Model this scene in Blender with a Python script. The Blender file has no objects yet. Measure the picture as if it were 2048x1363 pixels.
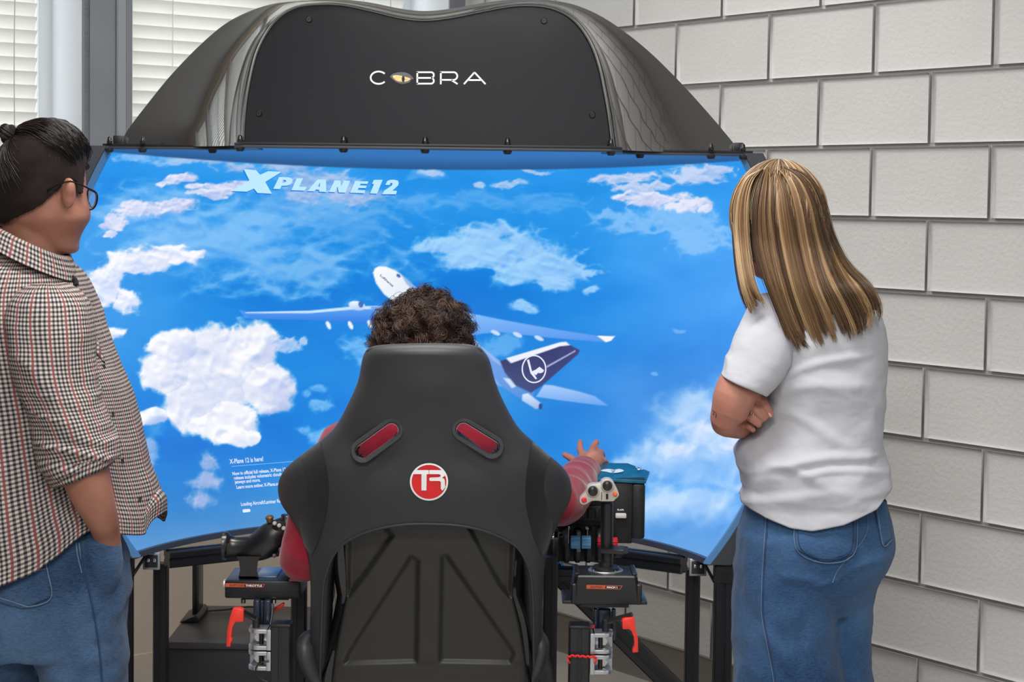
import bpy, bmesh, math, random
import numpy as np
from mathutils import Vector, Matrix

random.seed(7)
RNG = np.random.default_rng(11)
scene = bpy.context.scene
COL = scene.collection

# ------------------------------------------------------------------ camera
F_PX, CX, CY = 3500.0, 1024.0, 547.0
CAM = np.array([0.0, 0.0, 1.58])
PITCH, ROLL = math.radians(2.5), 0.0115
_r0 = np.array([1.0, 0, 0])
_f = np.array([0, math.cos(PITCH), -math.sin(PITCH)])
_u0 = np.array([0, math.sin(PITCH), math.cos(PITCH)])
AX_R = _r0 * math.cos(ROLL) + _u0 * math.sin(ROLL)
AX_U = _u0 * math.cos(ROLL) - _r0 * math.sin(ROLL)
AX_F = _f
cam_data = bpy.data.cameras.new('camera')
cam_data.sensor_width = 36.0
cam_data.lens = 36.0 * F_PX / 2048.0
cam_data.shift_y = (CY - 681.5) / 2048.0
cam_data.clip_start = 0.05
cam = bpy.data.objects.new('camera', cam_data)
m = Matrix.Identity(4)
for i in range(3):
    m[i][0], m[i][1], m[i][2], m[i][3] = AX_R[i], AX_U[i], -AX_F[i], CAM[i]
cam.matrix_world = m
COL.objects.link(cam)
scene.camera = cam

# ------------------------------------------------------------------ world and exposure
scene.view_settings.view_transform = 'Standard'
scene.view_settings.look = 'None'
scene.view_settings.gamma = 1.0
scene.view_settings.use_curve_mapping = False
scene.view_settings.exposure = 0.0
world = bpy.data.worlds.new('daylight')
scene.world = world
world.use_nodes = True
bg = world.node_tree.nodes['Background']
bg.inputs[0].default_value = (0.90, 0.955, 1.0, 1)
bg.inputs[1].default_value = 2.5
LAMP_POWER = 60.0
scene.cycles.max_bounces = 7
scene.cycles.diffuse_bounces = 3
scene.cycles.glossy_bounces = 3

# ------------------------------------------------------------------ helpers: camera maths
def W(u, v, Y):
    """world point seen at photo pixel (u, v) that stands at distance Y into the room"""
    d = AX_F + AX_R * ((u - CX) / F_PX) - AX_U * ((v - CY) / F_PX)
    return CAM + d * (Y / d[1])
def WA(uv, Y):
    uv = np.asarray(uv, float); Y = np.broadcast_to(np.asarray(Y, float), uv.shape[:1])
    d = AX_F[None] + AX_R[None] * ((uv[:, :1] - CX) / F_PX) - AX_U[None] * ((uv[:, 1:2] - CY) / F_PX)
    return CAM[None] + d * (Y / d[:, 1])[:, None]
def PX(p):
    q = np.asarray(p, float) - CAM
    dz = q @ AX_F
    return np.stack([CX + F_PX * (q @ AX_R) / dz, CY - F_PX * (q @ AX_U) / dz], -1)

# ------------------------------------------------------------------ helpers: noise
_T = RNG.random(4096)
_PM = RNG.permutation(4096)
def _h(ix, iy, iz):
    return _T[_PM[(_PM[(_PM[ix & 4095] + iy) & 4095] + iz) & 4095]]
def vnoise(x, y, z=0.0):
    x, y, z = np.broadcast_arrays(np.asarray(x, float), np.asarray(y, float), np.asarray(z, float))
    ix, iy, iz = np.floor(x).astype(np.int64), np.floor(y).astype(np.int64), np.floor(z).astype(np.int64)
    fx, fy, fz = x - ix, y - iy, z - iz
    fx, fy, fz = [f * f * f * (f * (f * 6 - 15) + 10) for f in (fx, fy, fz)]
    def L(a, b, t): return a + (b - a) * t
    c = [[[_h(ix + i, iy + j, iz + k) for k in (0, 1)] for j in (0, 1)] for i in (0, 1)]
    return L(L(L(c[0][0][0], c[1][0][0], fx), L(c[0][1][0], c[1][1][0], fx), fy),
             L(L(c[0][0][1], c[1][0][1], fx), L(c[0][1][1], c[1][1][1], fx), fy), fz)
def fbm(x, y, z=0.0, oct=5, gain=.5):
    a, s, t = 1.0, 0.0, 0.0
    x, y = np.asarray(x, float), np.asarray(y, float)
    for o in range(oct):
        xr, yr = x * .809 - y * .588, x * .588 + y * .809; x, y = xr, yr
        s = s + a * vnoise(x * 2 ** o + 17.3 * o, y * 2 ** o - 9.1 * o, np.asarray(z) * 2 ** o + 3.7 * o)
        t += a; a *= gain
    return s / t
def sstep(a, b, x):
    t = np.clip((x - a) / (b - a), 0, 1)
    return t * t * (3 - 2 * t)

# ------------------------------------------------------------------ helpers: materials
def lin(c):
    out = []
    for x in c[:3]:
        x = x / 255.0
        out.append(x / 12.92 if x <= 0.04045 else ((x + 0.055) / 1.055) ** 2.4)
    return (*out, 1.0)
MATS = {}
def M(name, col, rough=.5, metal=0.0, spec=.5, coat=0.0, bump=None, var=None, sheen=0.0, trans=0.0, emit=None, sss=0.0, coat_rough=.03):
    if name in MATS: return MATS[name]
    mt = bpy.data.materials.new(name); mt.use_nodes = True
    nt = mt.node_tree; b = nt.nodes['Principled BSDF']
    b.inputs['Base Color'].default_value = lin(col)
    b.inputs['Roughness'].default_value = rough
    b.inputs['Metallic'].default_value = metal
    b.inputs['Specular IOR Level'].default_value = spec
    b.inputs['Coat Weight'].default_value = coat
    b.inputs['Coat Roughness'].default_value = coat_rough
    b.inputs['Sheen Weight'].default_value = sheen
    b.inputs['Transmission Weight'].default_value = trans
    if sss:
        b.inputs['Subsurface Weight'].default_value = sss
        b.inputs['Subsurface Radius'].default_value = (.012, .005, .003)
        b.inputs['Subsurface Scale'].default_value = 1.0
    if emit:
        b.inputs['Emission Color'].default_value = lin(emit[0]); b.inputs['Emission Strength'].default_value = emit[1]
    tc = None
    if bump or var:
        tc = nt.nodes.new('ShaderNodeTexCoord')
    if bump:
        n = nt.nodes.new('ShaderNodeTexNoise'); n.inputs['Scale'].default_value = bump[0]; n.inputs['Detail'].default_value = 5
        nt.links.new(tc.outputs['Object'], n.inputs['Vector'])
        bp = nt.nodes.new('ShaderNodeBump'); bp.inputs['Strength'].default_value = bump[1]; bp.inputs['Distance'].default_value = bump[2] if len(bump) > 2 else .003
        nt.links.new(n.outputs['Fac'], bp.inputs['Height']); nt.links.new(bp.outputs['Normal'], b.inputs['Normal'])
    if var:
        n = nt.nodes.new('ShaderNodeTexNoise'); n.inputs['Scale'].default_value = var[0]; n.inputs['Detail'].default_value = 4
        nt.links.new(tc.outputs['Object'], n.inputs['Vector'])
        mx = nt.nodes.new('ShaderNodeMix'); mx.data_type = 'RGBA'
        c2 = var[1]
        mx.inputs[6].default_value = lin(col); mx.inputs[7].default_value = lin(c2)
        mr = nt.nodes.new('ShaderNodeMapRange'); mr.inputs[1].default_value = .35; mr.inputs[2].default_value = .65
        nt.links.new(n.outputs['Fac'], mr.inputs[0]); nt.links.new(mr.outputs[0], mx.inputs[0])
        nt.links.new(mx.outputs[2], b.inputs['Base Color'])
    MATS[name] = mt
    return mt

# ------------------------------------------------------------------ helpers: objects
WLOC = {}
def link(o, parent=None):
    COL.objects.link(o)
    if parent is not None:
        o.parent = parent
        L = WLOC.get(parent.name)
        if L is not None: o.matrix_parent_inverse = Matrix.Translation(-L)
    return o
def tag(o, label=None, cat=None, group=None, kind=None):
    if label: o['label'] = label
    if cat: o['category'] = cat
    if group: o['group'] = group
    if kind: o['kind'] = kind
    return o
def empty(name, loc, label, cat, group=None, kind=None):
    o = bpy.data.objects.new(name, None); o.location = Vector(loc); o.empty_display_size = .1
    link(o); WLOC[o.name] = Vector(loc)
    return tag(o, label, cat, group, kind)
def mesh(name, verts, faces, mat, parent=None, uvs=None, smooth=True, sharp=None):
    me = bpy.data.meshes.new(name)
    me.from_pydata([tuple(map(float, v)) for v in verts], [], [tuple(map(int, f)) for f in faces])
    if uvs is not None:
        ul = me.uv_layers.new(name='UVMap')
        idx = np.zeros(len(me.loops), dtype=np.int32); me.loops.foreach_get('vertex_index', idx)
        ul.data.foreach_set('uv', np.asarray(uvs, float)[idx].astype(np.float32).ravel())
    if mat is not None: me.materials.append(mat)
    me.validate()
    if smooth:
        me.polygons.foreach_set('use_smooth', [True] * len(me.polygons))
        if sharp is not None: me.set_sharp_from_angle(angle=math.radians(sharp))
    me.update()
    return link(bpy.data.objects.new(name, me), parent)
def from_bm(name, bm, mat, parent=None, sharp=35, smooth=True):
    bmesh.ops.recalc_face_normals(bm, faces=bm.faces)
    me = bpy.data.meshes.new(name); bm.to_mesh(me); bm.free()
    if mat is not None: me.materials.append(mat)
    if smooth:
        me.polygons.foreach_set('use_smooth', [True] * len(me.polygons))
        me.set_sharp_from_angle(angle=math.radians(sharp))
    return link(bpy.data.objects.new(name, me), parent)
def bm_box(bm, c, s, R=None, bev=0.0, seg=2):
    r = bmesh.ops.create_cube(bm, size=1.0)
    vs = r['verts']
    R = np.eye(3) if R is None else np.asarray(R)
    for v in vs:
        p = np.array(v.co) * np.asarray(s)
        v.co = Vector(R @ p + np.asarray(c))
    if bev > 0:
        es = list({e for v in vs for e in v.link_edges})
        bmesh.ops.bevel(bm, geom=es, offset=bev, segments=seg, profile=.5, affect='EDGES')
def box(name, c, s, mat, parent=None, R=None, bev=0.0, seg=2):
    bm = bmesh.new(); bm_box(bm, c, s, R, bev, seg)
    return from_bm(name, bm, mat, parent)
def frame_from(d):
    d = np.asarray(d, float); d = d / np.linalg.norm(d)
    a = np.array([0, 0, 1.0]) if abs(d[2]) < .9 else np.array([1.0, 0, 0])
    x = np.cross(a, d); x /= np.linalg.norm(x)
    return x, np.cross(d, x), d
def grid_faces(nr, nc, close=True, off=0):
    i = np.arange(nr - 1)[:, None]; j = np.arange(nc if close else nc - 1)[None]
    a = i * nc + j; b = i * nc + (j + 1) % nc
    return (np.stack([a, b, b + nc, a + nc], -1).reshape(-1, 4) + off).tolist()
def loft_data(rings, close=True, caps=(True, True)):
    R = np.asarray(rings, float); nr, nc = R.shape[:2]
    V = R.reshape(-1, 3); Fc = grid_faces(nr, nc, close)
    if close:
        if caps[0]: Fc.append(list(range(nc))[::-1])
        if caps[1]: Fc.append([(nr - 1) * nc + k for k in range(nc)])
    du = np.linalg.norm(np.diff(np.concatenate([R, R[:, :1]], 1), axis=1), axis=2)
    return V, Fc
def loft(name, rings, mat, parent=None, close=True, caps=(True, True), uvs=None, sharp=60, smooth=True):
    V, Fc = loft_data(rings, close, caps)
    return mesh(name, V, Fc, mat, parent, uvs, smooth, sharp)
def tube_rings(path, rad, n=12):
    P = np.asarray(path, float); rad = np.broadcast_to(np.asarray(rad, float), (len(P),))
    T = np.gradient(P, axis=0); T /= np.linalg.norm(T, axis=1)[:, None] + 1e-9
    x, y, _ = frame_from(T[0]); out = []
    for p, t, r in zip(P, T, rad):
        x = x - t * (x @ t); x /= np.linalg.norm(x); y = np.cross(t, x)
        a = np.linspace(0, 2 * math.pi, n, endpoint=False)
        out.append(p + r * (np.cos(a)[:, None] * x + np.sin(a)[:, None] * y))
    return np.array(out)
def tube(name, path, rad, mat, parent=None, n=12, sharp=60):
    return loft(name, tube_rings(path, rad, n), mat, parent, sharp=sharp)
def cyl(name, p0, p1, r, mat, parent=None, n=24, bev=.0, r1=None):
    p0, p1 = np.asarray(p0, float), np.asarray(p1, float); d = p1 - p0; L = np.linalg.norm(d); d /= L
    r1 = r if r1 is None else r1
    if bev > 0:
        path = [p0, p0 + d * 1e-5, p0 + d * bev, p1 - d * bev, p1 - d * 1e-5, p1]; rr = [max(r - bev, 1e-4), r - bev * .999, r, r1, r1 - bev * .999, r1 - bev]
        path = [p0, p0 + d * bev, p1 - d * bev, p1]; rr = [r - bev, r, r1, r1 - bev]
    else: path, rr = [p0, p1], [r, r1]
    x, y, _ = frame_from(d); a = np.linspace(0, 2 * math.pi, n, endpoint=False)
    rings = [p + q * (np.cos(a)[:, None] * x + np.sin(a)[:, None] * y) for p, q in zip(path, rr)]
    return loft(name, rings, mat, parent, sharp=35)
def lathe(name, p0, axis, prof, mat, parent=None, n=24, sharp=40):
    """prof: list of (distance along axis, radius)"""
    x, y, d = frame_from(axis); a = np.linspace(0, 2 * math.pi, n, endpoint=False); p0 = np.asarray(p0, float)
    rings = [p0 + d * h + r * (np.cos(a)[:, None] * x + np.sin(a)[:, None] * y) for h, r in prof]
    return loft(name, rings, mat, parent, sharp=sharp)
def spline(pts, n, closed=False):
    """Catmull-Rom through pts (any dims), n samples spread by chord length"""
    P = np.asarray(pts, float)
    if closed: P = np.concatenate([P[-1:], P, P[:2]])
    else: P = np.concatenate([2 * P[:1] - P[1:2], P, 2 * P[-1:] - P[-2:-1]])
    L = np.linalg.norm(np.diff(P[1:-1], axis=0), axis=1); L = np.maximum(L, 1e-9)
    s = np.concatenate([[0], np.cumsum(L)]); q = np.linspace(0, s[-1], n, endpoint=not closed)
    k = np.clip(np.searchsorted(s, q, side='right') - 1, 0, len(L) - 1); t = ((q - s[k]) / L[k])[:, None]
    p0, p1, p2, p3 = P[k], P[k + 1], P[k + 2], P[k + 3]
    return .5 * ((2 * p1) + (-p0 + p2) * t + (2 * p0 - 5 * p1 + 4 * p2 - p3) * t ** 2 + (-p0 + 3 * p1 - 3 * p2 + p3) * t ** 3)
def prism(name, poly, depth, mat, parent=None, bev=0.0, sharp=35):
    """poly: world points of a flat outline; depth: extrusion vector"""
    bm = bmesh.new(); vs = [bm.verts.new(Vector(p)) for p in poly]; f = bm.faces.new(vs)
    r = bmesh.ops.extrude_face_region(bm, geom=[f])
    for g in r['geom']:
        if isinstance(g, bmesh.types.BMVert): g.co += Vector(depth)
    if bev > 0: bmesh.ops.bevel(bm, geom=list(bm.edges), offset=bev, segments=2, profile=.5, affect='EDGES', clamp_overlap=True)
    return from_bm(name, bm, mat, parent, sharp)
def flat(name, polys, fn, mat, parent=None):
    """polys: list of (outer, [holes]) in 2-D; fn maps an Nx2 array to world points; a thin printed mark"""
    cu = bpy.data.curves.new(name, 'CURVE'); cu.dimensions = '2D'; cu.fill_mode = 'BOTH'
    for outer, holes in polys:
        for lp in [outer] + list(holes):
            sp = cu.splines.new('POLY'); sp.points.add(len(lp) - 1); sp.use_cyclic_u = True
            for q, (x, y) in zip(sp.points, lp): q.co = (x, y, 0, 1)
    return _curve_to(name, cu, fn, mat, parent)
def _curve_to(name, cu, fn, mat, parent):
    tmp = bpy.data.objects.new('tmp_shape', cu); COL.objects.link(tmp)
    dg = bpy.context.evaluated_depsgraph_get(); me = bpy.data.meshes.new_from_object(tmp.evaluated_get(dg))
    bpy.data.objects.remove(tmp); bpy.data.curves.remove(cu)
    co = np.zeros(len(me.vertices) * 3, np.float32); me.vertices.foreach_get('co', co)
    co = fn(co.reshape(-1, 3)[:, :2].astype(float))
    me.vertices.foreach_set('co', co.astype(np.float32).ravel()); me.update(); me.name = name
    me.materials.clear(); me.materials.append(mat)
    return link(bpy.data.objects.new(name, me), parent)
def text(name, body, fn, mat, parent=None, size=1.0, bold=0.0, shear=0.0, align='LEFT', spacing=1.0):
    cu = bpy.data.curves.new(name, 'FONT'); cu.body = body; cu.size = size; cu.offset = bold; cu.shear = shear
    cu.align_x = align; cu.space_character = spacing; cu.resolution_u = 4
    return _curve_to(name, cu, fn, mat, parent)
def stroke(pts, w, closed=False):
    """polygon of a pen stroke of width w along 2-D points"""
    P = np.asarray(pts, float)
    if closed:
        nx = np.roll(P, -1, 0) - np.roll(P, 1, 0)
    else: nx = np.gradient(P, axis=0)
    nx /= np.linalg.norm(nx, axis=1)[:, None] + 1e-9
    N = np.stack([-nx[:, 1], nx[:, 0]], 1) * w / 2
    if closed: return ((P + N).tolist(), [(P - N).tolist()[::-1]])
    return (np.concatenate([P + N, (P - N)[::-1]]).tolist(), [])
def arc(cx, cy, rx, ry, a0, a1, n=24):
    a = np.radians(np.linspace(a0, a1, n)); return np.stack([cx + rx * np.cos(a), cy + ry * np.sin(a)], 1)
def in_poly(x, y, poly):
    P = np.asarray(poly, float); c = np.zeros(np.shape(x), bool); j = len(P) - 1
    for i in range(len(P)):
        xi, yi, xj, yj = P[i, 0], P[i, 1], P[j, 0], P[j, 1]
        c ^= ((yi > y) != (yj > y)) & (x < (xj - xi) * (y - yi) / (yj - yi + 1e-12) + xi); j = i
    return c
def poly_sdf(x, y, poly):
    """signed distance, positive inside"""
    P = np.asarray(poly, float); d = np.full(np.shape(x), 1e9); j = len(P) - 1
    for i in range(len(P)):
        a, b = P[j], P[i]; e = b - a; L = e @ e + 1e-12
        t = np.clip(((x - a[0]) * e[0] + (y - a[1]) * e[1]) / L, 0, 1)
        d = np.minimum(d, np.hypot(x - a[0] - t * e[0], y - a[1] - t * e[1])); j = i
    return np.where(in_poly(x, y, P), d, -d)
# ================================================================== the room
CORNER = np.array([-.178, 6.52]); DL = np.array([-.788, -.616]); DN = np.array([.616, -.788])
CEIL = 3.0
def BW(t, d, z):                       # back wall: t leftwards from the corner, d into the room
    p = CORNER + DL * t + DN * d; return np.array([p[0], p[1], z])
def RW(s, d, z):                       # right wall: s from the corner towards the camera, d into the room
    p = CORNER + DN * s + DL * d; return np.array([p[0], p[1], z])
RB = np.array([[DL[0], DN[0], 0], [DL[1], DN[1], 0], [0, 0, 1.0]])
RR = np.array([[DN[0], DL[0], 0], [DN[1], DL[1], 0], [0, 0, 1.0]])
def bwbox(bm, t0, t1, d0, d1, z0, z1, bev=0): bm_box(bm, BW((t0 + t1) / 2, (d0 + d1) / 2, (z0 + z1) / 2), (t1 - t0, d1 - d0, z1 - z0), RB, bev)
def rwbox(bm, s0, s1, d0, d1, z0, z1, bev=0): bm_box(bm, RW((s0 + s1) / 2, (d0 + d1) / 2, (z0 + z1) / 2), (s1 - s0, d1 - d0, z1 - z0), RR, bev)

m_plaster = M('painted_plaster', (214, 200, 184), .75, bump=(60, .12), var=(1.3, (208, 194, 178)))
m_block = M('painted_block', (208, 207, 205), .62, bump=(70, .55, .004), var=(2.5, (203, 202, 200)))
m_mortar = M('painted_mortar', (206, 205, 202), .7, bump=(120, .3, .002))
m_ceiling = M('ceiling_paint', (204, 206, 208), .85, bump=(40, .1))
m_floor = M('floor_sheet', (182, 178, 172), .35, bump=(18, .05), var=(4, (172, 168, 162)))
m_grey_base = M('grey_rubber', (120, 114, 108), .6, bump=(30, .1))
m_white_frame = M('window_white', (222, 226, 230), .4, bump=(35, .06))
m_wood = M('sill_wood', (150, 88, 52), .5, bump=(25, .2), var=(9, (128, 72, 40)))
m_glass = M('window_glass', (255, 255, 255), .02, spec=.5)
_nt = m_glass.node_tree; _tp = _nt.nodes.new('ShaderNodeBsdfTransparent'); _mx = _nt.nodes.new('ShaderNodeMixShader'); _gl = _nt.nodes.new('ShaderNodeBsdfGlossy')
_gl.inputs['Roughness'].default_value = .02; _mx.inputs[0].default_value = .06
_nt.links.new(_tp.outputs[0], _mx.inputs[1]); _nt.links.new(_gl.outputs[0], _mx.inputs[2]); _nt.links.new(_mx.outputs[0], _nt.nodes['Material Output'].inputs[0])

S_LEN = 9.0; T_LEN = 7.5
corners = [BW(-.3, -.3, 0)[:2], BW(T_LEN, -.3, 0)[:2], (-9.0, -3.2), (9.5, -3.2), RW(S_LEN, -.3, 0)[:2]]
def slab(name, z0, z1, mat):
    n = len(corners); V = [(x, y, z0) for x, y in corners] + [(x, y, z1) for x, y in corners]
    Fs = [list(range(n))[::-1], list(range(n, 2 * n))] + [[i, (i + 1) % n, n + (i + 1) % n, n + i] for i in range(n)]
    return tag(mesh(name, V, Fs, mat, smooth=False), kind='structure')
slab('floor', -.12, 0, m_floor)
slab('ceiling', CEIL, CEIL + .12, m_ceiling)

# --- back wall with four deep windows
WINS = [(.08, 1.346), (1.514, 2.80), (2.97, 4.26), (4.43, 5.72)]
SILL, HEAD = 1.36, 2.78
bm = bmesh.new()
bwbox(bm, -.3, T_LEN, -.3, 0, 0, SILL); bwbox(bm, -.3, T_LEN, -.3, 0, HEAD, CEIL)
edges = [-.3] + [x for w in WINS for x in w] + [T_LEN]
for a, b in zip(edges[::2], edges[1::2]): bwbox(bm, a, b, -.3, 0, SILL, HEAD)
wb = tag(from_bm('wall_back', bm, m_plaster), kind='structure')
# raised casing strips on the pier between the first two windows
for k, (a, b, d) in enumerate([(1.372, 1.402, .012), (1.494, 1.514, .004)]):
    bm = bmesh.new(); bwbox(bm, a, b, 0, d, SILL, HEAD, .003); from_bm('casing_strip', bm, M('casing_grey', (146, 150, 156), .6), wb)

m_pier = M('pier_backlit_shade', (128, 132, 140), .6, bump=(30, .1), var=(5, (122, 126, 134)))  # grey stands in for the backlit shade on the pier faces
bm = bmesh.new(); bwbox(bm, 1.3465, 1.5135, 0, .004, SILL, HEAD); from_bm('pier_shade_sheet', bm, m_pier, wb)
bm = bmesh.new(); bwbox(bm, 0, .0795, 0, .004, SILL, HEAD); from_bm('pier_shade_sheet', bm, m_pier, wb)
m_slat = M('blind_slat', (236, 235, 228), .45, spec=.3)
nt = m_slat.node_tree
tr = nt.nodes.new('ShaderNodeBsdfTranslucent'); tr.inputs[0].default_value = lin((240, 240, 232))
mx = nt.nodes.new('ShaderNodeMixShader'); mx.inputs[0].default_value = .18
out = nt.nodes['Material Output']
nt.links.new(nt.nodes['Principled BSDF'].outputs[0], mx.inputs[1]); nt.links.new(tr.outputs[0], mx.inputs[2]); nt.links.new(mx.outputs[0], out.inputs[0])
m_cord = M('blind_cord', (235, 235, 232), .7)
m_pull = M('blind_pull_cord', (205, 205, 205), .7)
def slat_mesh(L, deg=62):
    a = math.radians(deg); n = 6; V = []; w = .050
    for side in (0, 1):
        for i in range(n):
            q = -w / 2 + w * i / (n - 1); bow = .0035 * (1 - (2 * q / w) ** 2)
            y, z = q * math.cos(a) - bow * math.sin(a), q * math.sin(a) + bow * math.cos(a)
            V.append((side * L, y, z))
    Fs = [[i, i + 1, n + i + 1, n + i] for i in range(n - 1)]
    me = bpy.data.meshes.new('slat'); me.from_pydata(V, [], Fs); me.materials.append(m_slat)
    me.polygons.foreach_set('use_smooth', [True] * len(Fs)); return me
BL_LABELS = ['white venetian blind in the window directly behind the black hood', 'cream venetian blind behind the man with the hair bun',
             'white venetian blind in the window left of the man', 'white venetian blind in the window farthest from the block wall']
for i, (a, b) in enumerate(WINS):
    w = empty('window_%d' % (i + 1), BW((a + b) / 2, -.15, SILL), None, None, kind='structure')
    bm = bmesh.new()
    for x0, x1, z0, z1 in ((a, a + .05, SILL, HEAD), (b - .05, b, SILL, HEAD), (a, b, SILL, SILL + .05), (a, b, HEAD - .05, HEAD), ((a + b) / 2 - .025, (a + b) / 2 + .025, SILL, HEAD)):
        bwbox(bm, x0, x1, -.29, -.24, z0, z1, .004)
    from_bm('window_frame', bm, m_white_frame, w)
    for x0, x1 in ((a, a + .004), (b - .004, b)):
        bm = bmesh.new(); bwbox(bm, x0, x1, -.24, -.002, SILL + .005, HEAD); from_bm('reveal_lining', bm, m_white_frame, w)
    for x0, x1 in ((a + .05, (a + b) / 2 - .025), ((a + b) / 2 + .025, b - .05)):
        bm = bmesh.new(); bwbox(bm, x0, x1, -.268, -.264, SILL + .05, HEAD - .05); from_bm('pane', bm, m_glass, w)
    bm = bmesh.new(); bwbox(bm, a - .02, b + .02, -.24, .035, SILL - .025, SILL + .004, .004)
    from_bm('window_sill', bm, m_wood, w)
    L = b - a - .11
    bl = empty('venetian_blind', BW(a + .055, -.17, SILL + .02), BL_LABELS[i], 'blind', 'venetian blinds in the back windows')
    me = slat_mesh(L, 62 if i < 2 else 22); z = SILL + .06
    rot = Matrix(RB.tolist()).to_euler()
    while z < HEAD - .07:
        o = bpy.data.objects.new('slat', me); o.location = Vector(BW(a + .085, -.17, z)); o.rotation_euler = rot
        link(o, bl); z += .0437
    bm = bmesh.new(); bwbox(bm, a + .05, b - .02, -.2, -.14, HEAD - .055, HEAD - .002, .004); from_bm('head_rail', bm, m_white_frame, bl)
    bm = bmesh.new(); bwbox(bm, a + .08, b - .03, -.195, -.145, SILL + .012, SILL + .03, .004); from_bm('bottom_rail', bm, m_white_frame, bl)
    for t in (a + .28, (a + b) / 2, b - .22):
        for d in (-.146, -.194):
            p = BW(t, d, SILL + .02); q = BW(t, d, HEAD - .04); cyl('ladder_cord', p, q, .0016, m_cord, bl, 6)
    path = [BW(a + .17, -.138, HEAD - .06), BW(a + .168, -.137, 2.3), BW(a + .172, -.137, 2.0), BW(a + .169, -.137, 1.55)]
    tube('pull_cord', spline(path, 20), .0018, m_pull, bl, 6)

# --- painted block wall
bm = bmesh.new(); rwbox(bm, -.3, S_LEN, -.3, -.0032, 0, CEIL)
wr = tag(from_bm('wall_right', bm, m_mortar), kind='structure')
def block_mesh(L, H):
    V, Fs = [], []
    for c, d in ((.0050, -.012), (.0052, -.0035), (.0072, -.0009), (.0125, 0.0)):     # soft, worn arris
        V += [(c, d, c), (L - c, d, c), (L - c, d, H - c), (c, d, H - c)]
    for k in (0, 4, 8):
        for i in range(4): Fs.append([k + i, k + 4 + i, k + 4 + (i + 1) % 4, k + (i + 1) % 4])
    Fs.append([15, 14, 13, 12])
    me = bpy.data.meshes.new('block'); me.from_pydata(V, [], Fs); me.materials.append(m_block); me.update()
    me.polygons.foreach_set('use_smooth', [True] * len(Fs)); return me
BL, BH = .406, .203
def wall_s(u, v):                       # where the photo's pixel column meets the right wall
    d = W(u, v, 1.0) - CAM; q = CORNER
    Amat = np.array([[d[0], -DN[0]], [d[1], -DN[1]]]); k, s = np.linalg.solve(Amat, q); return s, CAM[2] + d[2] * k
s_j, _ = wall_s(1642, 225); _, z_j = wall_s(1850, 437)
z_first = z_j - BH * math.floor(z_j / BH)
full = block_mesh(BL, BH)
rotR = Matrix(RR.tolist()).to_euler()
row = 0
kj = round((z_j - z_first) / BH)        # rows counted from the floor; the joint at 1642 lies in row kj+1
for r in range(-1, 14):
    z0 = z_first + r * BH; z1 = min(z0 + BH, CEIL)
    zz0 = max(z0, 0)
    if z1 - zz0 < .03: continue
    off = (s_j + (BL / 2 if (r - (kj + 1)) % 2 else 0)) % BL
    s = off - BL
    while s < 4.0:
        a, b = max(s, .0), s + BL
        if b - a > .03:
            part = (b - a < BL - 1e-4) or (z1 - zz0 < BH - 1e-4)
            o = bpy.data.objects.new('block', block_mesh(b - a, z1 - zz0) if part else full)
            o.location = Vector(RW(a, random.uniform(-.0008, .0008), zz0)); o.rotation_euler = rotR
            link(o, wr)
        s += BL
# beyond the part in view the wall goes on as plain painted block
bm = bmesh.new(); rwbox(bm, 4.1, S_LEN, -.0032, 0, 0, CEIL); from_bm('painted_face', bm, m_block, wr)
bm = bmesh.new(); rwbox(bm, 0, S_LEN, 0, .012, 0, .135, .003); tag(from_bm('baseboard_right', bm, m_grey_base), kind='structure')
bm = bmesh.new(); bwbox(bm, .012, T_LEN, 0, .012, 0, .06, .003); tag(from_bm('baseboard_back', bm, m_plaster), kind='structure')

# --- the walls behind and beside the camera
def seg_wall(name, p, q, mat, th=.12):
    p, q = np.array(p, float), np.array(q, float); d = (q - p) / np.linalg.norm(q - p); n = np.array([-d[1], d[0]])
    R = np.array([[d[0], n[0], 0], [d[1], n[1], 0], [0, 0, 1.0]]); c = (p + q) / 2
    bm = bmesh.new(); bm_box(bm, (c[0], c[1], CEIL / 2), (np.linalg.norm(q - p), th, CEIL), R); return tag(from_bm(name, bm, mat), kind='structure')
pl, pr = BW(T_LEN, -.15, 0)[:2], RW(S_LEN, -.15, 0)[:2]
m_far = M('plain_grey_paint', (190, 191, 194), .8, bump=(60, .1))
seg_wall('wall_left', pl, (-7.5, -3.1), m_far); seg_wall('wall_front', (-7.5, -3.1), (pr[0] + .5, -3.1), m_far)
# --- ceiling lamps, added out of view to light the wall and people
m_diff = M('lamp_diffuser', (250, 250, 246), .5, emit=((255, 250, 240), 4.0))
m_lampframe = M('lamp_frame', (235, 235, 235), .4)
LAMPS = [(-.2, 4.5, .30, 'above the dome hood'), (-.2, 2.7, .62, 'above the racing seat'), (-.2, .6, .9, 'above the camera'), (-.2, -1.5, 1.0, 'behind the camera')]
for x, y, dim, where in LAMPS:
    l = empty('added_ceiling_lamp', (x, y, CEIL), 'added unseen ceiling lamp %s' % where, 'ceiling lamp', 'added ceiling lamps')
    bm = bmesh.new()
    for cx, cy, sx, sy in ((x, y - .33, 1.26, .03), (x, y + .33, 1.26, .03), (x - .615, y, .03, .66), (x + .615, y, .03, .66)): bm_box(bm, (cx, cy, CEIL - .02), (sx, sy, .04), None, .003)
    from_bm('frame', bm, m_lampframe, l)
    box('diffuser', (x, y, CEIL - .012), (1.2, .63, .012), m_diff, l)
    ld = bpy.data.lights.new('added_lamp_light', 'AREA'); ld.shape = 'RECTANGLE'; ld.size = 1.2; ld.size_y = .6; ld.energy = LAMP_POWER * dim; ld.color = (1, .99, .985)
    lo = bpy.data.objects.new('added_lamp_light', ld); lo.location = (x, y, CEIL - .03); link(lo, l)
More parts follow.
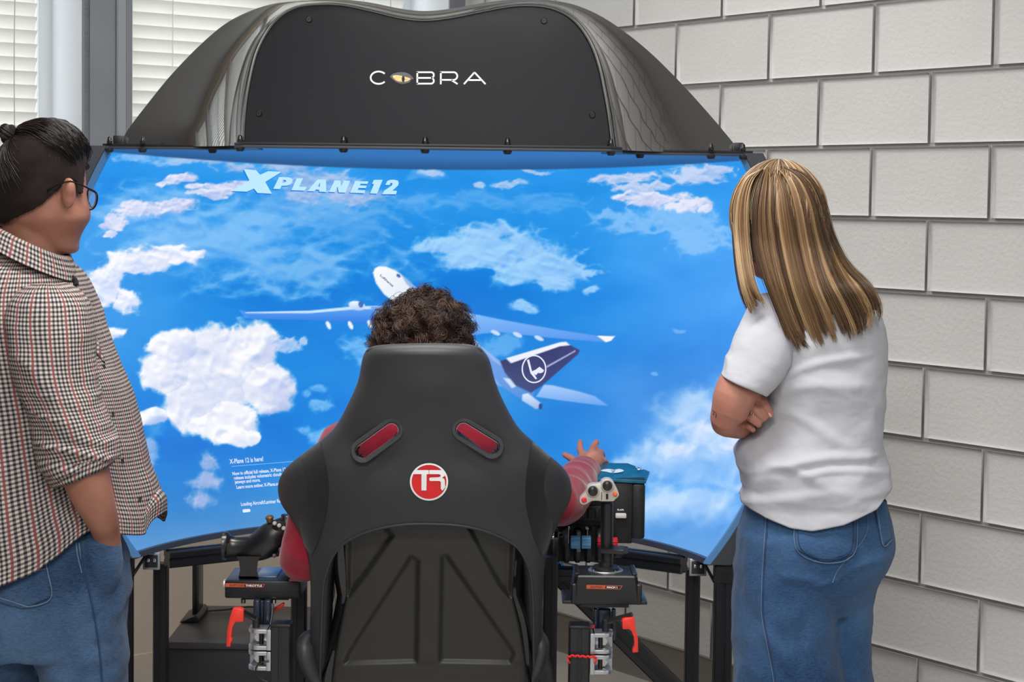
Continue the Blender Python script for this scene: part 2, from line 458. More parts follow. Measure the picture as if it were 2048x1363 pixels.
# ================================================================== the dome simulator
Y_RIM = 4.10
XC = W(848, 673, Y_RIM)[0]; ZC = W(848, 673, Y_RIM)[2]
R_RIM = 734 * Y_RIM / F_PX; D_C = .23; R_S = math.hypot(R_RIM, D_C); YC = Y_RIM - D_C
Z_FL = W(848, 299, Y_RIM)[2]                       # flange height
Z_BOT = W(848, 1113, Y_RIM)[2]                     # bottom edge of the screen
SC = np.array([XC, YC, ZC])
def on_screen(uv, inset=.004):
    uv = np.asarray(uv, float); d = WA(uv, 1.0) - CAM; d /= np.linalg.norm(d, axis=1)[:, None]
    o = CAM - SC; R = R_S - inset; b = d @ o; c = o @ o - R * R
    t = -b + np.sqrt(np.maximum(b * b - c, 0)); return CAM + d * t[:, None]

sim = empty('dome_flight_simulator', (XC, Y_RIM, 0), 'black dome flight simulator with a curved glowing screen showing clouds and an airliner', 'simulator')
m_black = M('black_powder_coat', (30, 31, 34), .45, bump=(400, .05, .0005))
m_rim = M('rim_dark_grey', (62, 65, 72), .5, bump=(500, .1, .0005))
m_gloss = M('gloss_black_shell', (40, 37, 34), .1, coat=1.0, spec=.8, coat_rough=.015); m_gloss.node_tree.nodes['Principled BSDF'].inputs['Coat IOR'].default_value = 2.7
m_panel = M('gloss_charcoal_panel', (21, 22, 26), .16, coat=.25, coat_rough=.05, bump=(9, .05, .01))
m_bolt = M('black_oxide_bolt', (58, 56, 56), .3, metal=.8)
m_alu = M('brushed_aluminium', (190, 192, 196), .35, metal=.9, bump=(200, .06, .0005))
m_ext = M('black_extrusion', (26, 27, 31), .42, spec=.5, bump=(300, .04, .0005))
m_chrome = M('steel_bolt', (190, 190, 190), .22, metal=1.0)

# --- picture thrown on the screen: emission colours per point of the sphere
def paint(u, v):
    n1 = fbm(u / 260, v / 120, 1.0); n2 = fbm(u / 90 + 5, v / 50, 2.0)
    top, mid, bot = np.array([48, 158, 240]), np.array([0, 128, 222]), np.array([60, 132, 198])
    t = np.clip((v - 310) / 800, 0, 1)[:, None]
    c = np.where(t < .35, top + (mid - top) * (t / .35), np.where(t < .72, mid, mid + (bot - mid) * ((t - .72) / .28)))
    rgt = sstep(1020, 1420, u)[:, None] * sstep(300, 560, v)[:, None]
    c = c + (np.array([84, 168, 250]) - c) * rgt * .8
    dk = np.exp(-(((u - 1330) / 260) ** 2 + ((v - 800) / 120) ** 2))[:, None]; c = c + (np.array([58, 138, 224]) - c) * dk * .8
    lf = (1 - sstep(190, 560, u))[:, None] * sstep(380, 470, v)[:, None] * (1 - sstep(640, 900, v))[:, None]
    c = c + (np.array([104, 178, 246]) - c) * lf * .45
    c = c + ((n1 - .5) * 70)[:, None] * np.array([.75, .5, .25]) + ((n2 - .5) * 26)[:, None] * np.array([.8, .6, .4])
    low = sstep(980, 1110, v)[:, None]; c = c + (np.array([118, 164, 214]) - c) * low * .55
    wx, wy = (fbm(u / 46, v / 46, 41.0, 4) - .5) * 34, (fbm(u / 46 + 9, v / 46, 42.0, 4) - .5) * 26
    def bil(x, y, z, o):
        a_, s_, t_ = 1.0, 0.0, 0.0
        for k in range(o):
            x, y = x * .809 - y * .588, x * .588 + y * .809
            s_ = s_ + a_ * np.abs(2 * vnoise(x * 2 ** k + 13 * k, y * 2 ** k - 7 * k, z + k * 3.3) - 1); t_ += a_; a_ *= .58
        return 1 - s_ / t_
    def cloud(bl, sc, amp, soft, op, hi, lo, seed, ys=1.0, light=(-.3, -1.)):
        nonlocal c
        f = np.full(u.shape, -9.0); hgt = np.zeros(u.shape); wdt = np.zeros(u.shape)
        for (x, y, rx, ry) in bl:
            e = 1 - np.sqrt(((u + wx - x) / rx) ** 2 + ((v + wy - y) / ry) ** 2); up = e > f
            hgt = np.where(up, (v - y) / ry, hgt); wdt = np.where(up, (u - x) / rx, wdt); f = np.maximum(f, e)
        near = f > -.9
        if not near.any(): return
        uu, vv, hh, ww = u[near], v[near], hgt[near], wdt[near]
        nz = bil(uu / sc, vv / (sc * ys), seed, 5); nz = (nz - .62) * 1.9
        fl = fbm(uu / (sc * .35), vv / (sc * .35 * ys), seed + 3, 5) - .5
        fld = f[near] * 1.15 + amp * (nz + fl * (.28 if soft > .35 else .1))
        a = sstep(-.02, soft, fld) * op
        n3_ = bil(uu / sc, vv / (sc * ys), seed, 3); nl = bil((uu + light[0] * sc * .16) / sc, (vv + light[1] * sc * .16) / (sc * ys), seed, 3)
        relief = n3_ - nl + (nz - (n3_ - .62) * 1.9) * .05
        g = np.clip(.58 + relief * 1.7 - .26 * hh - .18 * ww + (fbm(uu / (sc * 1.6), vv / (sc * 1.6), seed + 7, 3) - .5) * .9 + sstep(0, .6, fld) * .12, 0, 1)[:, None]
        k = np.array(lo) + (np.array(hi) - np.array(lo)) * g
        c[near] = c[near] + (k - c[near]) * a[:, None]
    W1, W2, HZ, HZ2 = (252, 252, 255), (196, 200, 232), (128, 190, 248), (86, 166, 240)
    # hazy far layers
    cloud([(420, 470, 240, 90), (600, 540, 260, 70), (300, 420, 160, 60), (560, 430, 150, 40)], 70, .85, .9, .75, (150, 204, 252), HZ2, 11, .55)
    cloud([(700, 440, 150, 60), (640, 400, 200, 30), (820, 410, 60, 20)], 50, .8, .8, .6, (132, 190, 244), HZ2, 12, .5)
    cloud([(640, 360, 90, 30), (560, 330, 60, 14), (700, 395, 80, 26), (620, 388, 60, 20), (470, 330, 50, 12), (400, 318, 90, 14)], 34, .7, .7, .85, (190, 206, 240), (130, 170, 226), 13, .6)
    cloud([(270, 312, 60, 10), (360, 322, 70, 10)], 30, .7, .7, .7, (180, 210, 248), HZ, 14, .5)
    cloud([(1000, 500, 170, 48), (1080, 540, 110, 44), (900, 492, 80, 22), (980, 465, 70, 26)], 46, .62, .55, .95, (170, 218, 255), (128, 186, 248), 15, .7)
    cloud([(1110, 572, 45, 20), (1180, 545, 26, 10), (1185, 582, 16, 9), (1045, 614, 34, 11)], 24, .5, .6, .9, (166, 214, 255), (128, 186, 248), 16, .7)
    cloud([(930, 400, 110, 20), (1060, 405, 150, 22), (850, 350, 60, 10)], 40, .8, .8, .55, (118, 186, 246), HZ2, 17, .5)
    cloud([(860, 347, 26, 7), (1070, 342, 60, 6), (1020, 372, 34, 8), (965, 376, 16, 8)], 18, .5, .6, .9, (190, 212, 244), (150, 190, 240), 18, .6)
    cloud([(1330, 440, 140, 34), (1400, 470, 80, 40), (1240, 430, 60, 16)], 34, .75, .6, .8, (146, 200, 252), HZ, 19, .7)
    cloud([(1250, 358, 75, 16), (1270, 378, 45, 12), (1400, 350, 75, 22), (1320, 372, 26, 8), (1440, 340, 40, 12), (1200, 360, 30, 8)], 26, .55, .5, .95, (206, 218, 246), (150, 184, 236), 20, .6)
    cloud([(1310, 397, 78, 17), (1370, 412, 52, 17), (1250, 396, 26, 7), (1410, 424, 16, 11)], 26, .5, .45, 1, (232, 234, 252), (178, 194, 236), 21, .7)
    # bright left clouds
    cloud([(330, 360, 20, 7), (360, 358, 46, 9), (395, 372, 28, 8), (420, 384, 50, 9), (340, 408, 62, 16), (285, 414, 60, 24), (235, 440, 34, 22), (470, 372, 70, 12), (205, 450, 12, 6), (218, 466, 16, 9)], 30, .5, .4, 1, (236, 236, 252), (170, 190, 238), 22, .6)
    cloud([(330, 510, 85, 22), (260, 525, 70, 26), (215, 555, 44, 34), (190, 590, 30, 40), (390, 505, 24, 9), (255, 605, 30, 34), (215, 590, 40, 30), (225, 670, 26, 18), (195, 650, 24, 24), (300, 525, 40, 26)], 40, .55, .42, 1, W1, (186, 204, 246), 23, .75)
    # the big cumulus in the lower left
    cloud([(430, 745, 130, 100), (360, 700, 66, 50), (505, 700, 70, 62), (340, 745, 68, 50), (530, 770, 62, 60), (440, 840, 84, 52), (475, 870, 38, 26), (300, 832, 32, 22), (380, 800, 70, 60), (500, 870, 16, 20)], 60, .34, .26, 1, (255, 254, 255), (184, 198, 238), 24, .9)
    cloud([(550, 672, 20, 14), (598, 684, 14, 12), (575, 690, 30, 18)], 20, .6, .5, .85, (230, 226, 246), (150, 196, 246), 25)
    cloud([(640, 770, 26, 12), (645, 806, 34, 16), (610, 780, 16, 8), (640, 870, 40, 18), (600, 860, 20, 12), (720, 690, 40, 30), (740, 715, 50, 20)], 26, .6, .7, .8, (140, 200, 250), HZ2, 26)
    cloud([(300, 890, 26, 20), (305, 920, 20, 24), (420, 930, 30, 26), (415, 960, 40, 30), (400, 1000, 30, 22)], 30, .55, .8, .85, (196, 198, 232), (120, 164, 224), 27)
    cloud([(305, 900, 30, 40), (310, 850, 20, 60)], 30, .5, 1.0, .4, (150, 190, 240), HZ2, 28)
    # the big cloud in the lower right
    cloud([(1440, 900, 190, 130), (1400, 830, 90, 70), (1330, 920, 120, 60), (1260, 930, 60, 30), (1480, 800, 80, 70), (1380, 1010, 160, 60)], 90, .45, .8, .85, (206, 230, 255), (120, 178, 244), 29)
    cloud([(1400, 870, 60, 34), (1460, 890, 60, 40), (1360, 900, 50, 24)], 46, .6, .9, .7, (240, 244, 255), (170, 206, 250), 30)
    cloud([(1380, 1060, 120, 50), (1320, 1060, 60, 40)], 60, .5, 1.2, .5, (60, 140, 220), (96, 160, 226), 31)
    cloud([(1010, 690, 60, 26), (1350, 660, 16, 5), (1310, 742, 12, 4)], 30, .5, .6, .6, (140, 198, 252), HZ, 32)
    # the airliner
    def shape(poly, col, col2=None, soft=1.6, op=1.0, ax=(0, 1)):
        nonlocal c
        P = np.array(poly, float); lo, hi = P.min(0) - 4, P.max(0) + 4
        k = (u > lo[0]) & (u < hi[0]) & (v > lo[1]) & (v < hi[1])
        if not k.any(): return
        a = sstep(-soft, soft, poly_sdf(u[k], v[k], poly)) * op
        col_ = np.array(col, float)[None]
        if col2 is not None:
            q = ((u[k] - P[:, 0].min()) / np.ptp(P[:, 0]) * ax[0] + (v[k] - P[:, 1].min()) / np.ptp(P[:, 1]) * ax[1])[:, None]
            col_ = col_ + (np.array(col2, float)[None] - col_) * np.clip(q, 0, 1)
        c[k] = c[k] + (col_ - c[k]) * a[:, None]
    def ell(x, y, rx, ry, rot=0, n=28):
        a = np.linspace(0, 2 * math.pi, n, endpoint=False); p = np.stack([rx * np.cos(a), ry * np.sin(a)], 1); r = math.radians(rot)
        return p @ np.array([[math.cos(r), math.sin(r)], [-math.sin(r), math.cos(r)]]) + np.array([x, y])
    shape([(478, 619), (492, 623), (620, 621), (700, 613), (760, 612), (770, 650), (700, 644), (620, 640), (500, 637), (490, 635)], (96, 166, 250), (38, 118, 224), ax=(0, 1))
    shape([(490, 624), (620, 621), (700, 613), (760, 611), (760, 617), (700, 619), (620, 626), (492, 626)], (206, 232, 255), soft=1.2)
    shape([(477, 617), (483, 622), (498, 636), (490, 636)], (70, 150, 240), soft=1)
    shape(ell(714, 611, 17, 9, 12), (250, 252, 255), (180, 206, 246)); shape(ell(722, 608, 5, 7), (60, 110, 190), soft=1)
    for x, y in ((657, 650), (701, 650), (740, 648)): shape(ell(x, y, 4, 9, -25), (240, 247, 255), soft=1.2)
    shape([(800, 610), (850, 590), (905, 630), (960, 690), (1010, 730), (1030, 775), (1000, 772), (940, 735), (870, 690), (815, 640)], (214, 226, 248), (120, 164, 232), ax=(.5, .4))
    shape([(740, 613), (830, 606), (880, 660), (770, 651)], (120, 176, 250), (60, 130, 228)); shape([(870, 640), (910, 622), (960, 630), (960, 668), (910, 680)], (140, 190, 250), (84, 150, 238))
    shape([(746, 545), (750, 536), (758, 532), (772, 533), (790, 540), (802, 548), (822, 566), (860, 600), (860, 660), (800, 612), (768, 588), (752, 566)], (255, 255, 255), (196, 216, 246), ax=(.4, .4))
    shape([(802, 548), (822, 566), (850, 592), (850, 605), (812, 566)], (120, 160, 220), soft=2, op=.7)
    shape(ell(797, 551, 5, 3, 35), (50, 90, 170), soft=1)
    shape([(930, 628), (960, 630), (1010, 640), (1110, 658), (1200, 672), (1222, 681), (1210, 684), (1100, 675), (1000, 664), (950, 668)], (132, 188, 252), (84, 150, 238), ax=(0, 1))
    shape([(1194, 671), (1230, 672), (1222, 681), (1212, 684)], (255, 250, 250), soft=1.2)
    for x, y in ((991, 665), (1035, 669), (1078, 676)): shape(ell(x, y, 10, 4, 25), (206, 226, 255), soft=1.4)
    shape([(960, 690), (985, 720), (1000, 730), (1040, 745), (1070, 780), (1062, 808), (1030, 790), (1000, 770), (960, 720)], (116, 166, 236), (70, 130, 214))
    shape([(1088, 769), (1105, 770), (1160, 783), (1190, 792), (1217, 811), (1190, 809), (1120, 800), (1072, 793)], (176, 208, 252), (104, 164, 240), ax=(0, 1))
    shape([(1000, 722), (1014, 717), (1130, 684), (1160, 700), (1156, 708), (1085, 770), (1062, 785), (1030, 770), (1010, 745)], (34, 34, 78), (70, 74, 140), ax=(.7, .2))
    shape([(1012, 716), (1120, 684), (1132, 683), (1140, 690), (1120, 692), (1022, 726)], (246, 246, 255), soft=1.4)
    shape([(1092, 732), (1150, 700), (1152, 702), (1094, 735)], (170, 176, 220), soft=.9)
    shape([(1006, 755), (1020, 757), (1032, 772), (1024, 776)], (220, 232, 252), soft=1.5)
    shape([(1045, 788), (1056, 786), (1082, 806), (1080, 815), (1072, 818), (1044, 800)], (236, 243, 255), (150, 180, 230))
    shape(ell(1081, 812, 4, 6), (30, 60, 130), soft=1)
    gl = np.exp(-(((u - 990) / 90) ** 2 + ((v - 800) / 90) ** 2))[:, None]; c = c + (np.array([150, 200, 250]) - c) * gl * .25
    return np.clip(c, 0, 255)

NR, NCOL = 430, 680
zz = np.linspace(Z_BOT, Z_FL + .10, NR)[:, None]; rr = np.sqrt(R_S ** 2 - (zz - ZC) ** 2); ph = np.arccos(D_C / rr) * np.where(zz > Z_FL - .001, .86, 1.0)
tt = np.linspace(-1, 1, NCOL)[None]; phi = ph * tt
V = np.stack([XC + rr * np.sin(phi), YC + rr * np.cos(phi), np.broadcast_to(zz, phi.shape)], -1).reshape(-1, 3)
uv = PX(V); pu, pv = uv[:, 0], uv[:, 1]
cimg = paint(pu, pv)
cl = np.where(cimg / 255 <= .04045, cimg / 255 / 12.92, ((cimg / 255 + .055) / 1.055) ** 2.4)
# above the picture's upper edge, stray light is painted in as dim blue emission
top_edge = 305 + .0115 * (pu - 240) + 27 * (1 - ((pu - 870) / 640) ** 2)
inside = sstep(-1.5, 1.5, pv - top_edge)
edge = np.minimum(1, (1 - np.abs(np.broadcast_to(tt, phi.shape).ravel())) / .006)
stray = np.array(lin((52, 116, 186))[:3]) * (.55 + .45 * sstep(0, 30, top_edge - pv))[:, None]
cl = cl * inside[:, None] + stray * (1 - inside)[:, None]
me = bpy.data.meshes.new('screen'); nq = (NR - 1) * (NCOL - 1)
fa = np.array(grid_faces(NR, NCOL, False), np.int32)
me.vertices.add(len(V)); me.vertices.foreach_set('co', V.astype(np.float32).ravel())
me.loops.add(nq * 4); me.loops.foreach_set('vertex_index', fa.ravel())
me.polygons.add(nq); me.polygons.foreach_set('loop_start', np.arange(nq, dtype=np.int32) * 4); me.polygons.foreach_set('loop_total', np.full(nq, 4, np.int32))
me.polygons.foreach_set('use_smooth', np.ones(nq, bool)); me.update(); me.validate()
ca = me.color_attributes.new('picture', 'FLOAT_COLOR', 'POINT')
ca.data.foreach_set('color', np.concatenate([cl, np.ones((len(cl), 1))], 1).astype(np.float32).ravel())
ms = bpy.data.materials.new('projection_screen'); ms.use_nodes = True; nt = ms.node_tree; b = nt.nodes['Principled BSDF']
b.inputs['Base Color'].default_value = (.035, .04, .05, 1); b.inputs['Roughness'].default_value = .55; b.inputs['Specular IOR Level'].default_value = .25
at_ = nt.nodes.new('ShaderNodeAttribute'); at_.attribute_name = 'picture'
nt.links.new(at_.outputs['Color'], b.inputs['Emission Color']); b.inputs['Emission Strength'].default_value = .97
ms.cycles.emission_sampling = 'NONE'
me.materials.append(ms)
screen = link(bpy.data.objects.new('screen', me), sim); screen['label'] = 'curved screen with clouds and an airliner'

def glow(name, col, s=1.0):
    g_ = M(name, (5, 5, 5), .6, emit=(col, s)); g_.cycles.emission_sampling = 'NONE'; return g_
g_title, g_titsh, g_text, g_soft = glow('picture_title', (190, 234, 255)), glow('picture_title_shade', (0, 112, 214)), glow('picture_text', (226, 236, 255)), glow('picture_line', (110, 174, 240))
Z6 = lambda pts, dx=0, dy=0: [(430 + (x + dx) / 4.876, 300 + (y + dy) / 4.876) for x, y in pts]
L = {'X': ([(280, 185), (400, 195), (440, 240), (520, 205), (650, 212), (490, 310), (555, 425), (415, 418), (380, 375), (310, 405), (165, 400), (335, 295)], []),
     'P': ([(625, 262), (720, 265), (745, 275), (757, 293), (750, 320), (730, 338), (700, 346), (650, 348), (633, 380), (568, 378)], [(668, 290), (655, 318), (680, 318), (695, 306), (690, 292)]),
     'L': ([(795, 275), (860, 275), (820, 355), (895, 358), (870, 395), (745, 390)], []),
     'A': ([(1000, 285), (1082, 288), (1085, 408), (1015, 405), (1016, 386), (985, 385), (965, 402), (900, 400)], [(1024, 318), (998, 356), (1022, 356)]),
     'N': ([(1165, 295), (1225, 297), (1230, 350), (1255, 297), (1318, 300), (1270, 415), (1205, 412), (1195, 355), (1170, 410), (1110, 408)], []),
     'E': ([(1365, 302), (1497, 305), (1485, 330), (1420, 328), (1412, 345), (1480, 347), (1470, 370), (1400, 368), (1390, 390), (1465, 392), (1455, 420), (1315, 415)], []),
     '1': ([(1550, 290), (1635, 290), (1580, 425), (1512, 422), (1550, 330), (1530, 330)], []),
     '2': ([(1660, 340), (1680, 300), (1710, 290), (1745, 288), (1785, 298), (1792, 320), (1785, 345), (1730, 395), (1775, 398), (1765, 430), (1630, 430), (1650, 395), (1725, 345), (1732, 325), (1720, 318), (1708, 325), (1703, 340)], [])}
flat('title_shade', [(Z6(o, -7, 9), [Z6(h, -7, 9)] if h else []) for o, h in L.values()], lambda p: on_screen(p, .004), g_titsh, screen)
flat('title_lettering', [(Z6(o), [Z6(h)] if h else []) for o, h in L.values()], lambda p: on_screen(p, .007), g_title, screen)
def line_on_screen(name, s, x, y, size, slope, mat, bold=0.0, squeeze=1.0, shear=-.12):
    def fn(p):
        q = p * np.array([squeeze, 1.0]); return on_screen(np.stack([x + q[:, 0] - shear * q[:, 1] * 0 - .12 * q[:, 1], y - q[:, 1] + slope * q[:, 0]], 1), .006)
    return text(name, s, fn, mat, screen, size=size, bold=bold)
line_on_screen('heading_line', 'X-Plane 12 is here!', 460, 927, 13.2, -.085, g_text, .25, .66)
flat('rule_line', [([(463, 931.5), (640, 917), (640, 918.6), (463, 933)], [])], lambda p: on_screen(p, .005), g_soft, screen)
for s, x, y in (('Now in official full release, X-Plane 12. This', 465, 950), ('release includes volumetric clouds, new', 468, 958.7), ('jetways and more.', 470, 966.6), ('Learn more online: X-Plane.com', 473, 977)):
    line_on_screen('text_line', s, x, y, 9.6, -.085, g_text, .22, .72)
line_on_screen('loading_line', 'Loading Aircraft/Laminar Research', 482, 1011, 10, -.085, g_text, .2, .70)
flat('progress_mark', [([(486, 1018), (499, 1017), (501, 1019.5), (500, 1023), (487, 1024.5), (485, 1022)], [])], lambda p: on_screen(p, .006), g_text, screen)
# airline lettering on the nose and crane roundel on the tail
def nose(p):
    a = math.radians(41); q = p * np.array([1, .72]); x = q[:, 0] * math.cos(a) + q[:, 1] * math.sin(a) * .9; y = q[:, 0] * math.sin(a) - q[:, 1] * math.cos(a)
    return on_screen(np.stack([759 + x, 551 + y], 1), .006)
text('nose_lettering', 'Lufthansa', nose, glow('picture_navy', (40, 66, 140)), screen, size=10, bold=.12, spacing=.92)
tail = [stroke(arc(1068, 737.5, 23.5, 27, 0, 360, 41)[:-1], 2.6, True)]
tail += [([(1054, 720), (1058, 718), (1064, 742), (1071, 739), (1079, 733), (1088, 740), (1086, 744), (1080, 746), (1076, 745), (1072, 750), (1068, 747), (1074, 757), (1071, 758), (1061, 746)], [])]
flat('tail_emblem', tail, lambda p: on_screen(p, .006), glow('picture_white', (232, 236, 252)), screen)

# --- outer shell behind the screen
n1_, n2_ = 30, 60
zs = np.linspace(Z_BOT - .005, Z_FL, n1_)[:, None]; Ro = R_S + .02; r2 = np.sqrt(Ro ** 2 - (zs - ZC) ** 2); p2 = np.arccos((D_C - .0) / r2) * np.linspace(-1, 1, n2_)[None]
Vs = np.stack([XC + r2 * np.sin(p2), YC + r2 * np.cos(p2), np.broadcast_to(zs, p2.shape)], -1)
loft('outer_shell', Vs, m_black, sim, close=False)

# --- side ribs: flat curved plates along the front edge of the screen, each with countersunk bolts
def rim_pt(r, z, y, side): return np.array([XC + side * math.sqrt(max(r * r - (z - ZC) ** 2, 0)), y, z])
for side in (-1, 1):
    zl = np.linspace(Z_BOT - (.006), Z_FL, 60); rings = []
    ri, ro = R_RIM - .002, R_RIM + .040
    for z in zl:
        zo = z
        rings.append([rim_pt(ri, z, Y_RIM - .020, side), rim_pt(ri + .003, z, Y_RIM - .024, side), rim_pt(ro - .003, zo, Y_RIM - .024, side), rim_pt(ro, zo, Y_RIM - .020, side), rim_pt(ro, zo, Y_RIM + .01, side), rim_pt(ri, z, Y_RIM + .01, side)])
    rib = loft('side_rib', rings, m_rim, sim, sharp=30)
    lips = [[rim_pt(ri - .010, z, Y_RIM - .012, side), rim_pt(ri + .001, z, Y_RIM - .022, side), rim_pt(ri + .001, z, Y_RIM + .004, side), rim_pt(ri - .010, z, Y_RIM + .004, side)] for z in zl]
    loft('clear_lip', lips, M('screen_edge_strip', (86, 132, 176), .25, spec=.6), sim, sharp=30)
    for v in (332, 448, 575, 710, 850, 990, 1070):
        z = W(848 + side * 690, v, Y_RIM)[2]; p = rim_pt(R_RIM + .020, z, Y_RIM - .024, side)
        bo = lathe('rib_bolt', p, (0, -1, 0), [(0, .0088), (.0012, .0088), (.0016, .0078), (.0010, .0070), (.0010, .0028), (-.002, .0024)], m_bolt, sim, 18)
# --- bottom lip: thin strip that follows the lower edge
ang = np.linspace(-1, 1, 80)
def bot_ring(r, z): 
    ph_ = math.acos(min(1, D_C / math.sqrt(R_S ** 2 - (Z_BOT - ZC) ** 2))); a = ang * ph_
    return np.stack([XC + r * np.sin(a), YC + r * np.cos(a), np.full_like(a, z)], -1)
rb = math.sqrt(R_S ** 2 - (Z_BOT - ZC) ** 2)
rings = np.stack([bot_ring(rb - .010, Z_BOT + .002), bot_ring(rb - .010, Z_BOT - .012), bot_ring(rb + .022, Z_BOT - .012), bot_ring(rb + .022, Z_BOT + .002)], 1)
loft('bottom_lip', rings, M('bottom_lip_grey', (70, 74, 86), .4), sim, sharp=30)

# --- hood
Y_P = 3.86
PAN = [(487, 291), (488, 250), (493, 200), (502, 150), (514, 105), (532, 68), (555, 38), (585, 18), (620, 10), (680, 10), (740, 22), (800, 36), (850, 41), (905, 35), (970, 22), (1030, 12), (1085, 13), (1125, 25), (1155, 48), (1180, 85), (1197, 130), (1208, 180), (1217, 230), (1226, 300)]
DOM = [(236, 293), (258, 256), (297, 205), (342, 150), (398, 92), (450, 48), (500, 22), (550, 7), (610, 1), (680, -1), (740, 5), (800, 17), (850, 22), (905, 17), (970, 5), (1030, -1), (1085, -1), (1150, 10), (1215, 40), (1290, 96), (1360, 164), (1420, 230), (1462, 280), (1480, 304)]
NH = 120
pan = spline(PAN, NH); dom = spline(DOM, NH)
# same share of length on both outlines
ctr = np.array([848.0, 240.0])
hood = []
def sec(k, Y, shrink=0.0, lift=0.0):
    o = pan + (dom - pan) * k; o = o + (ctr - o) * shrink
    P = WA(o, Y); P[:, 2] = np.maximum(P[:, 2] + lift, Z_FL); P[0, 2] = P[-1, 2] = Z_FL
    return P
hood.append(sec(0, Y_P + .012, .012)); hood.append(sec(0, Y_P + .003, .009)); hood.append(sec(0, Y_P - .002, .004)); hood.append(sec(0, Y_P - .002, -.002)); hood.append(sec(0, Y_P + .004, -.008))
for s in np.linspace(.06, 1, 22):
    k = .16 * s + .84 * s ** 2.6; hood.append(sec(k, Y_P + .004 + (Y_RIM + .02 - Y_P) * (1 - (1 - s) ** 1.25), -.008 * (1 - s)))
base = hood[-1]; bc = np.array([XC, 0, Z_FL])
for a in np.linspace(0, 1, 16)[1:]:
    q = a * math.pi / 2 * .98; P = base.copy(); f = math.cos(q)
    P[:, 0] = XC + (base[:, 0] - XC) * f; P[:, 2] = Z_FL + (base[:, 2] - Z_FL) * (f ** .9); P[:, 1] = base[:, 1] + (R_S - D_C + .03) * math.sin(q)
    hood.append(P)
hd = loft('hood', hood, m_gloss, sim, close=False, sharp=50)
# recessed front panel
pn = WA(pan + (ctr - pan) * .011, Y_P + .010); pn[:, 2] = np.maximum(pn[:, 2], Z_FL)
cen = pn.mean(0); rings = [cen + (pn - cen) * k for k in (1, .8, .6, .4, .2, .01)]
panel = loft('front_panel', rings, m_panel, sim, close=True, caps=(False, True)); panel['label'] = 'charcoal front panel with white lettering'
for u_, v_ in ((618, 39), (1088, 42), (518, 227), (1185, 230)):
    p = W(u_, v_, Y_P + .010); lathe('panel_screw', p, (0, -1, 0), [(0, .0072), (.002, .0072), (.004, .0055), (.004, .0022), (.002, .0018)], m_bolt, sim, 14)
fnp = lambda p: WA(p, Y_P + .0085)
Z8 = lambda P: np.asarray(P, float) / 7.314 + np.array([720, 120])
w8 = 24 / 7.314
m_letter = M('white_lettering', (244, 246, 252), .4)
cob = [stroke(Z8(arc(272, 258, 116, 90, -40, -320, 40)), w8)]
cob += [stroke(Z8([(838, 350), (838, 172)]), w8), stroke(Z8([(826, 178), (1040, 178)]), w8), stroke(Z8([(840, 261), (1040, 261)]), w8), stroke(Z8([(826, 345), (1040, 345)]), w8)]
cob += [stroke(Z8(arc(1038, 219.5, 42, 41.5, -90, 90, 20)), w8), stroke(Z8(arc(1038, 303, 42, 42, -90, 90, 20)), w8)]
cob += [stroke(Z8([(1182, 354), (1182, 172)]), w8), stroke(Z8([(1170, 178), (1370, 178)]), w8), stroke(Z8([(1184, 290), (1370, 290)]), w8), stroke(Z8(arc(1368, 234, 55, 56, -90, 90, 24)), w8), stroke(Z8([(1335, 292), (1428, 350)]), w8)]
cob += [stroke(Z8([(1520, 352), (1675, 180)]), w8), stroke(Z8([(1675, 180), (1836, 352)]), w8), stroke(Z8([(1590, 293), (1770, 293)]), w8)]
flatobj = []
for c_ in cob: flat('letter_stroke', [c_], fnp, m_letter, panel)
lid_o = Z8(spline([(440, 238), (500, 195), (600, 175), (690, 190), (750, 230), (785, 275), (750, 285), (720, 325), (620, 348), (530, 320), (470, 275)], 50, True))
flat('eye_lid', [(lid_o.tolist(), [])], lambda p: WA(p, Y_P + .0088), M('eye_lid_grey', (92, 94, 102), .5), panel)
flat('eye_iris', [(Z8(spline([(475, 240), (510, 222), (580, 225), (660, 245), (738, 272), (700, 305), (640, 318), (560, 312), (505, 280)], 40, True)).tolist(), [])], lambda p: WA(p, Y_P + .0080), M('eye_amber', (232, 176, 84), .4, var=(300, (246, 222, 170))), panel)
flat('eye_pupil', [(Z8(arc(632, 275, 22, 44, 0, 360, 24)[:-1]).tolist(), [])], lambda p: WA(p, Y_P + .0072), M('eye_black', (14, 14, 16), .3), panel)
# --- flange plates under the hood
fo = [W(205, 0, Y_RIM - .045)[0], W(1506, 0, Y_RIM - .045)[0]]
xl, xr = W(205, 297, Y_RIM - .02)[0], W(1506, 306, Y_RIM - .02)[0]
pxl, pxr = W(470, 297, Y_P)[0], W(1240, 303, Y_P)[0]
outl = [(xl, Y_RIM + .05), (xl, Y_RIM - .02), (pxl - .10, Y_RIM - .045), (pxl - .045, Y_RIM - .06), (pxl - .015, Y_RIM - .10), (pxl - .005, Y_P + .02), (pxl + .02, Y_P - .025), (pxr - .02, Y_P - .025), (pxr + .005, Y_P + .02), (pxr + .015, Y_RIM - .10), (pxr + .045, Y_RIM - .06), (pxr + .10, Y_RIM - .045), (xr, Y_RIM - .02), (xr, Y_RIM + .05)]
back = [(XC + (R_S + .03) * math.sin(a), Y_RIM - .1 + (R_S - D_C + .1) * math.cos(a)) for a in np.radians(np.linspace(65, -65, 20))]
